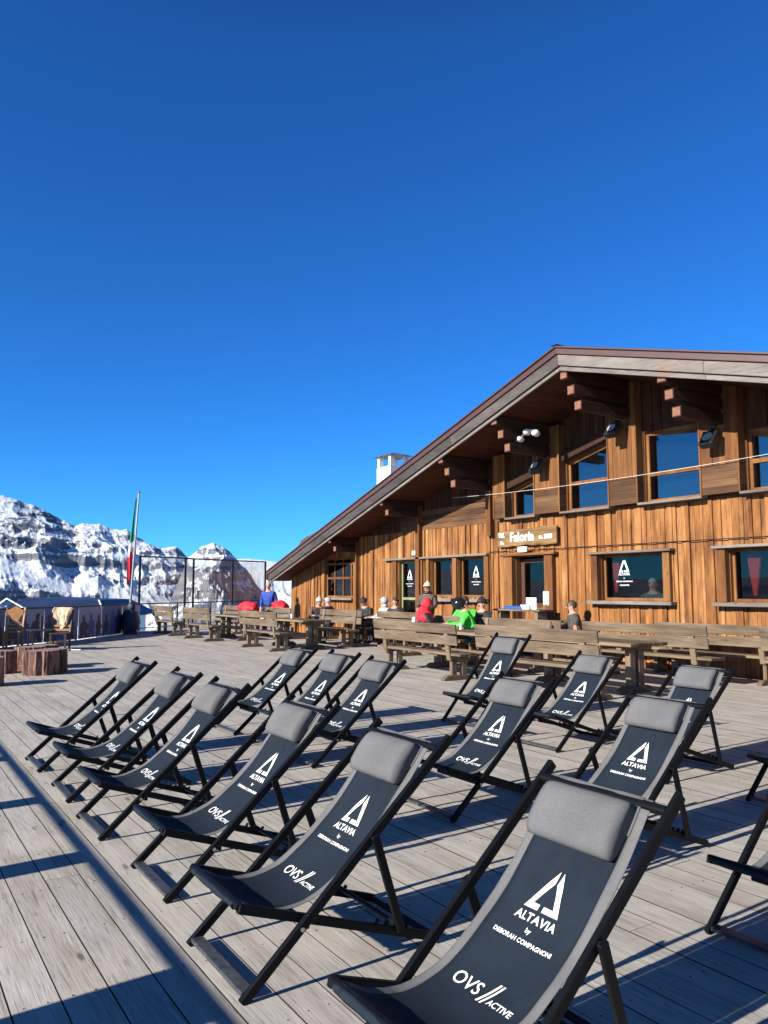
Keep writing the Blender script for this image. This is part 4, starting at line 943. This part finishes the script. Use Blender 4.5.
a=MB();a.tube([(0,0,0),(0,0,.16),(0,0,.2)],[.035,.035,.015],10);tag(a.build('bottle',M['blackm'],loc=(-9.6,9.7,.762)),'small dark bottle on the table right of the green jacket','bottle')
for k,(x,y,lab) in enumerate(((-13.0,9.9,'dark gloves lying on the table between the red and green jackets'),(-15.6,12.75,'dark bag left against the wall right of the green jacket'))):
    a=MB();q=.5 if k==0 else 1;a.ell((0,0,.09*q),(.22*q,.14*q,.09*q));a.ell((.14*q,.05,.09*q),(.12*q,.1*q,.09*q));tag(a.build(('gloves','bag')[k],blk,loc=(x,y,.74 if k==0 else .46),smooth=True),lab,('gloves','bag')[k])
a=MB();a.tube([(0,0,0),(0,0,.14)],[.04,.05],10);a.ell((0,0,.17),(.045,.045,.05));tag(a.build('mug',M['offwhite'],loc=(-13.7,9.75,.762)),'tall pale mug standing between the red and green jackets','mug')
# ------------------------------------------------------------------ neighbour building
nb=empty('neighbour_building',(0,0,0),label='low white hut with a blue metal roof below the terrace, seen over the railing',cat='building')
th=R(33.253);cs,sn=math.cos(th),math.sin(th)
def cw(x,D): return (x*sn-D*cs,x*cs+D*sn)
def camq(pts,z): return [(*cw(x,D),z) for x,D in pts]
a=MB();b_=camq([(-28.5,58),(-21.2,58),(-21.2,70),(-28.5,70)],-4);t_=camq([(-28.5,58),(-21.2,58),(-21.2,70),(-28.5,70)],-.35);a.add(b_+t_,[(0,1,5,4),(1,2,6,5),(2,3,7,6),(3,0,4,7),(4,5,6,7)]);a.build('wall',M['offwhite'],nb)
a=MB();A_=[(*cw(-29.3,57.2),-.5),(*cw(-20.2,57.2),-.5),(*cw(-21.8,60),.78),(*cw(-27.4,60),.98)];Bk=[(*cw(-29.3,70.5),-.5),(*cw(-20.2,70.5),-.5),(*cw(-21.8,67.5),.78),(*cw(-27.4,67.5),.98)]
a.add(A_+Bk,[(0,1,2,3),(4,7,6,5),(0,3,7,4),(1,5,6,2),(3,2,6,7),(0,4,5,1)]);a.build('roof',plain('blue_roof',(.018,.035,.09),.5,.1,.3,.6),nb)
a=MB();a.bar(A_[1],A_[2],.09,.07);g1=(*cw(-29.2,56.9),-.45);g2=(*cw(-27.35,56.9),.95);g3=(*cw(-25.3,56.9),-.2);a.bar(g1,g2,.10,.09);a.bar(g2,g3,.10,.09);a.build('snowy_verge',M['snow'],nb)
# ------------------------------------------------------------------ terrain
def vnoise(x,y,seed):
    xi=np.floor(x).astype(np.int64);yi=np.floor(y).astype(np.int64);fx=x-xi;fy=y-yi
    fx=fx*fx*fx*(fx*(fx*6-15)+10);fy=fy*fy*fy*(fy*(fy*6-15)+10)
    def h(a,b):
        n=(a*374761393+b*668265263+seed*1442695041)&0xffffffff;n=((n^(n>>13))*1274126177)&0xffffffff;return ((n^(n>>16))&0xffff)/65535.
    a=h(xi,yi);b=h(xi+1,yi);c=h(xi,yi+1);d=h(xi+1,yi+1);return (a+(b-a)*fx)*(1-fy)+(c+(d-c)*fx)*fy
def fbm(x,y,o,seed,ridge=False,gain=.5):
    s=0;amp=1;t=0
    for k in range(o):
        n=vnoise(x*2**k+k*17.3,y*2**k-k*9.1,seed+k)
        n=1-abs(2*n-1) if ridge else n
        if ridge:n=n*n
        s=s+n*amp;t+=amp;amp*=gain
    return s/t
DL=[(-9000,560),(-2500,545),(-1500,530),(-800,520),(-300,500),(-100,490),(0,497),(20,503),(40,509),(60,520),(72,525),(80,522),(97,523),(110,530),(125,534),(140,541),(160,549),(175,552),(190,562),(215,575),(260,592),(400,610),(9000,610)]
D2=[(-9000,690),(140,660),(168,606),(187,563),(200,553),(213,548.5),(222,551),(230,558),(240,570),(252,584),(262,597),(300,625),(9000,680)]
D3=[(-9000,585),(-3000,565),(-300,590),(150,575),(205,558),(222,557),(240,556),(262,557),(290,562),(340,575),(500,570),(1000,560),(2500,555),(9000,560)]
ua=np.concatenate([np.linspace(-math.pi,-.60,110)[:-1],np.linspace(-.60,-.12,620),np.linspace(-.12,math.pi,130)[1:]]) # angle right of camera forward
rad=np.concatenate([np.array([0.,12,25,40,60,85,120,180,260,360,500,700,950]),np.linspace(1200,5200,460),np.linspace(5350,8000,34)])
AA,RR=np.meshgrid(ua,rad);
tanA=np.where(np.cos(AA)>.05,np.tan(AA),np.sign(AA)*20);px=384+784*tanA
px=np.where(np.abs(AA)>1.45,np.sign(AA)*6000+0*px,px)
co=np.where(np.cos(AA)>.15,np.cos(AA),.35)
Xw=RR*(np.sin(AA)*sn-np.cos(AA)*cs);Yw=RR*(np.sin(AA)*cs+np.cos(AA)*sn)
def crest(T,Rc): return 1.55+(590-np.interp(px,[a for a,b in T],[b for a,b in T]))/784*Rc*co
ny=vnoise
def ridgeline(T,Rc,near,floor,pw,fall):
    c=crest(T,Rc);s=np.clip((RR-near)/(Rc-near),0,1)
    f=.50*s**1.15+.50*np.clip((s-.62)/.38,0,1)**1.25
    h=floor+(c-floor)*f
    return np.where(RR>Rc,c-(RR-Rc)*fall,h),np.clip((s)*(1-s)*4,0,1)*np.where(RR>Rc,0,1),s
wx=Xw+140*(fbm(Xw/700,Yw/700,3,50)-.5);wy=Yw+140*(fbm(Xw/700+9,Yw/700,3,60)-.5)
n1=fbm(wx/900,wy/900,8,3,True,.55)-.40;n2=fbm(wx/260,wy/260,6,20,True,.55)-.4;n3=fbm(Xw/60,Yw/60,4,33)-.5
sf=fbm(Xw/1300+3.3,Yw/1300,3,88);sf=np.clip((sf-.40)/.22,0,1);sf=.16+.84*sf*sf*(3-2*sf)
H=None
for T,Rc,near,fl_,am in ((DL,4500,1100,-420,330),(D2,3500,1500,-420,520),(D3,6600,4200,-350,330)):
    h,e_,s=ridgeline(T,Rc,near,fl_,1,.55)
    e_=np.where(RR>Rc,.13*np.exp(-(RR-Rc)/500),np.maximum(e_,.13*np.clip((s-.5)*4,0,1)));sb=np.exp(-((s+.16*(fbm(Xw/800,Yw/800,3,91)-.5)-.79)/.055)**2) if T is DL else 0*s;q_s=1-.88*sb;h=h+n1*am*e_**1.2*(1-.6*sb)+n2*am*.46*e_**.6*(sf*q_s if T is not D2 else 1)+n3*(30*sf*q_s if T is not D2 else 60)*(1-np.clip((RR-Rc)/400,0,1))*np.clip(e_*4,0,1)
    # cliff bands
    st=92.;q=(h+190*(fbm(Xw/1100,Yw/1100,3,70)-.5))/st;fr=q-np.floor(q);sm=np.clip((fr-.50)/.42,0,1);hb=(np.floor(q)+sm*sm*(3-2*sm))*st
    kk=np.clip(e_*3,0,1)*.33*sf*q_s;h=h*(1-kk)+hb*kk
    H=h if H is None else np.maximum(H,h)
near_h=-4-.02*RR-.00018*np.clip(RR-60,0,None)**2*1.0
H=np.where(RR<1100,np.maximum(near_h,-420+20*n1*0),H)
H=np.where(RR<30,-4,H)
nr,na=RR.shape
vs=np.stack([Xw,Yw,H],-1).reshape(-1,3)
ii=np.arange(nr-1)[:,None]*na+np.arange(na-1)[None,:]
fa=np.stack([ii,ii+1,ii+na+1,ii+na],-1).reshape(-1,4)
me=bpy.data.meshes.new('terrain');me.vertices.add(len(vs));me.vertices.foreach_set('co',vs.ravel())
me.loops.add(fa.size);me.loops.foreach_set('vertex_index',fa.ravel());me.polygons.add(len(fa));me.polygons.foreach_set('loop_start',np.arange(0,fa.size,4));me.polygons.foreach_set('loop_total',np.full(len(fa),4))
me.update();me.validate()
if me.polygons[len(me.polygons)//2].normal.z<0: me.flip_normals()
tr_=bpy.data.objects.new('snowy_mountains',me);COL.objects.link(tr_);tag(tr_,kind='structure')
m,nt,b=newmat('snow_and_rock');L_=nt.links
geo=N(nt,'ShaderNodeNewGeometry');sx=N(nt,'ShaderNodeSeparateXYZ');L_.new(geo.outputs['Normal'],sx.inputs[0])
tc=N(nt,'ShaderNodeTexCoord')
nz=N(nt,'ShaderNodeTexNoise',i_Scale=.018,i_Detail=10.,i_Roughness=.72);L_.new(tc.outputs['Object'],nz.inputs['Vector'])
mp=N(nt,'ShaderNodeMapping');mp.inputs['Scale'].default_value=(.003,.003,.06);L_.new(tc.outputs['Object'],mp.inputs['Vector'])
st=N(nt,'ShaderNodeTexNoise',i_Scale=1.,i_Detail=6.,i_Roughness=.6,i_Distortion=.4);L_.new(mp.outputs[0],st.inputs['Vector'])
nb_=N(nt,'ShaderNodeTexNoise',i_Scale=.0022,i_Detail=3.);L_.new(tc.outputs['Object'],nb_.inputs['Vector'])
def ma(op,a,b_):
    n=N(nt,'ShaderNodeMath',operation=op)
    for i,q in enumerate((a,b_)):
        if isinstance(q,(int,float)): n.inputs[i].default_value=q
        else: L_.new(q,n.inputs[i])
    return n.outputs[0]
k1=ma('ADD',sx.outputs['Z'],ma('MULTIPLY',ma('SUBTRACT',nz.outputs['Fac'],.5),1.0))
k1=ma('ADD',k1,ma('MULTIPLY',ma('SUBTRACT',st.outputs['Fac'],.5),.5));k1=ma('ADD',k1,ma('MULTIPLY',ma('SUBTRACT',nb_.outputs['Fac'],.5),.9))
sr_=ramp(nt,[(.60,(0,0,0)),(.69,(1,1,1))],k1)
rk=ramp(nt,[(.35,(.09,.11,.15)),(.5,(.16,.175,.205)),(.62,(.22,.215,.22)),(.75,(.30,.255,.23))],st.outputs['Fac'])  # pale dolomite tones, lightened in place of distance haze
L_.new(mix(nt,sr_.outputs['Color'],rk.outputs['Color'],(.66,.70,.76)),b.inputs['Base Color']);b.inputs['Roughness'].default_value=.8;b.inputs['Specular IOR Level'].default_value=.15
bp=N(nt,'ShaderNodeBump',i_Strength=.8,i_Distance=14.);L_.new(nz.outputs['Fac'],bp.inputs['Height']);L_.new(bp.outputs['Normal'],b.inputs['Normal']);me.materials.append(m)
# ------------------------------------------------------------------ light
el=R(24.2);az=Vector((-.06,1,0)).normalized()   # direction shadows fall
sd=Vector((az.x*math.cos(el),az.y*math.cos(el),-math.sin(el)))
sl=bpy.data.lights.new('sun','SUN');sl.energy=5.0;sl.angle=R(.53);sl.color=(1,.93,.82);so=bpy.data.objects.new('sun',sl);COL.objects.link(so);so.rotation_euler=sd.to_track_quat('-Z','Y').to_euler()
wd=bpy.data.worlds.new('World');scn.world=wd;wd.use_nodes=True;nt=wd.node_tree;bg=nt.nodes['Background'];sk=nt.nodes.new('ShaderNodeTexSky');sk.sky_type='NISHITA';sk.sun_disc=False
sk.sun_elevation=el;to=-az;sk.sun_rotation=math.atan2(to.x,to.y);sk.altitude=2100;sk.air_density=1.0;sk.dust_density=.15;sk.ozone_density=3.5
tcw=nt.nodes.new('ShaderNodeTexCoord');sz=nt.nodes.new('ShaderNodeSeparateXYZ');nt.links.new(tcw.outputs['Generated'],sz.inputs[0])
tr2=ramp(nt,[(.0,(.30/2,1.05/2,1.70/2)),(.22,(.23/2,.93/2,1.68/2)),(.60,(.22/2,.84/2,1.60/2)),(.78,(.27/2,.42/2,.46/2))],sz.outputs['Z']);dbl=mix(nt,1.0,sk.outputs[0],(2.,2.,2.),'MULTIPLY')  # sky above the frame is darkened to cut the blue fill in shadows
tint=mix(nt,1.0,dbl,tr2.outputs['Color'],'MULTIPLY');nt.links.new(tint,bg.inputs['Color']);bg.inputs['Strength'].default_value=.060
# ------------------------------------------------------------------ camera
cd=bpy.data.cameras.new('camera');co_=bpy.data.objects.new('camera',cd);COL.objects.link(co_);scn.camera=co_
cd.sensor_fit='VERTICAL';cd.sensor_height=24;cd.lens=780/1024*24;cd.clip_end=30000;cd.clip_start=.05
co_.location=(0,0,1.55);co_.rotation_euler=(R(90)+math.atan(78/780),0,R(90)-th)
scn.render.engine='CYCLES';scn.view_settings.view_transform='Standard';scn.view_settings.look='None';scn.view_settings.exposure=.95
scn.render.resolution_x=768;scn.render.resolution_y=1024
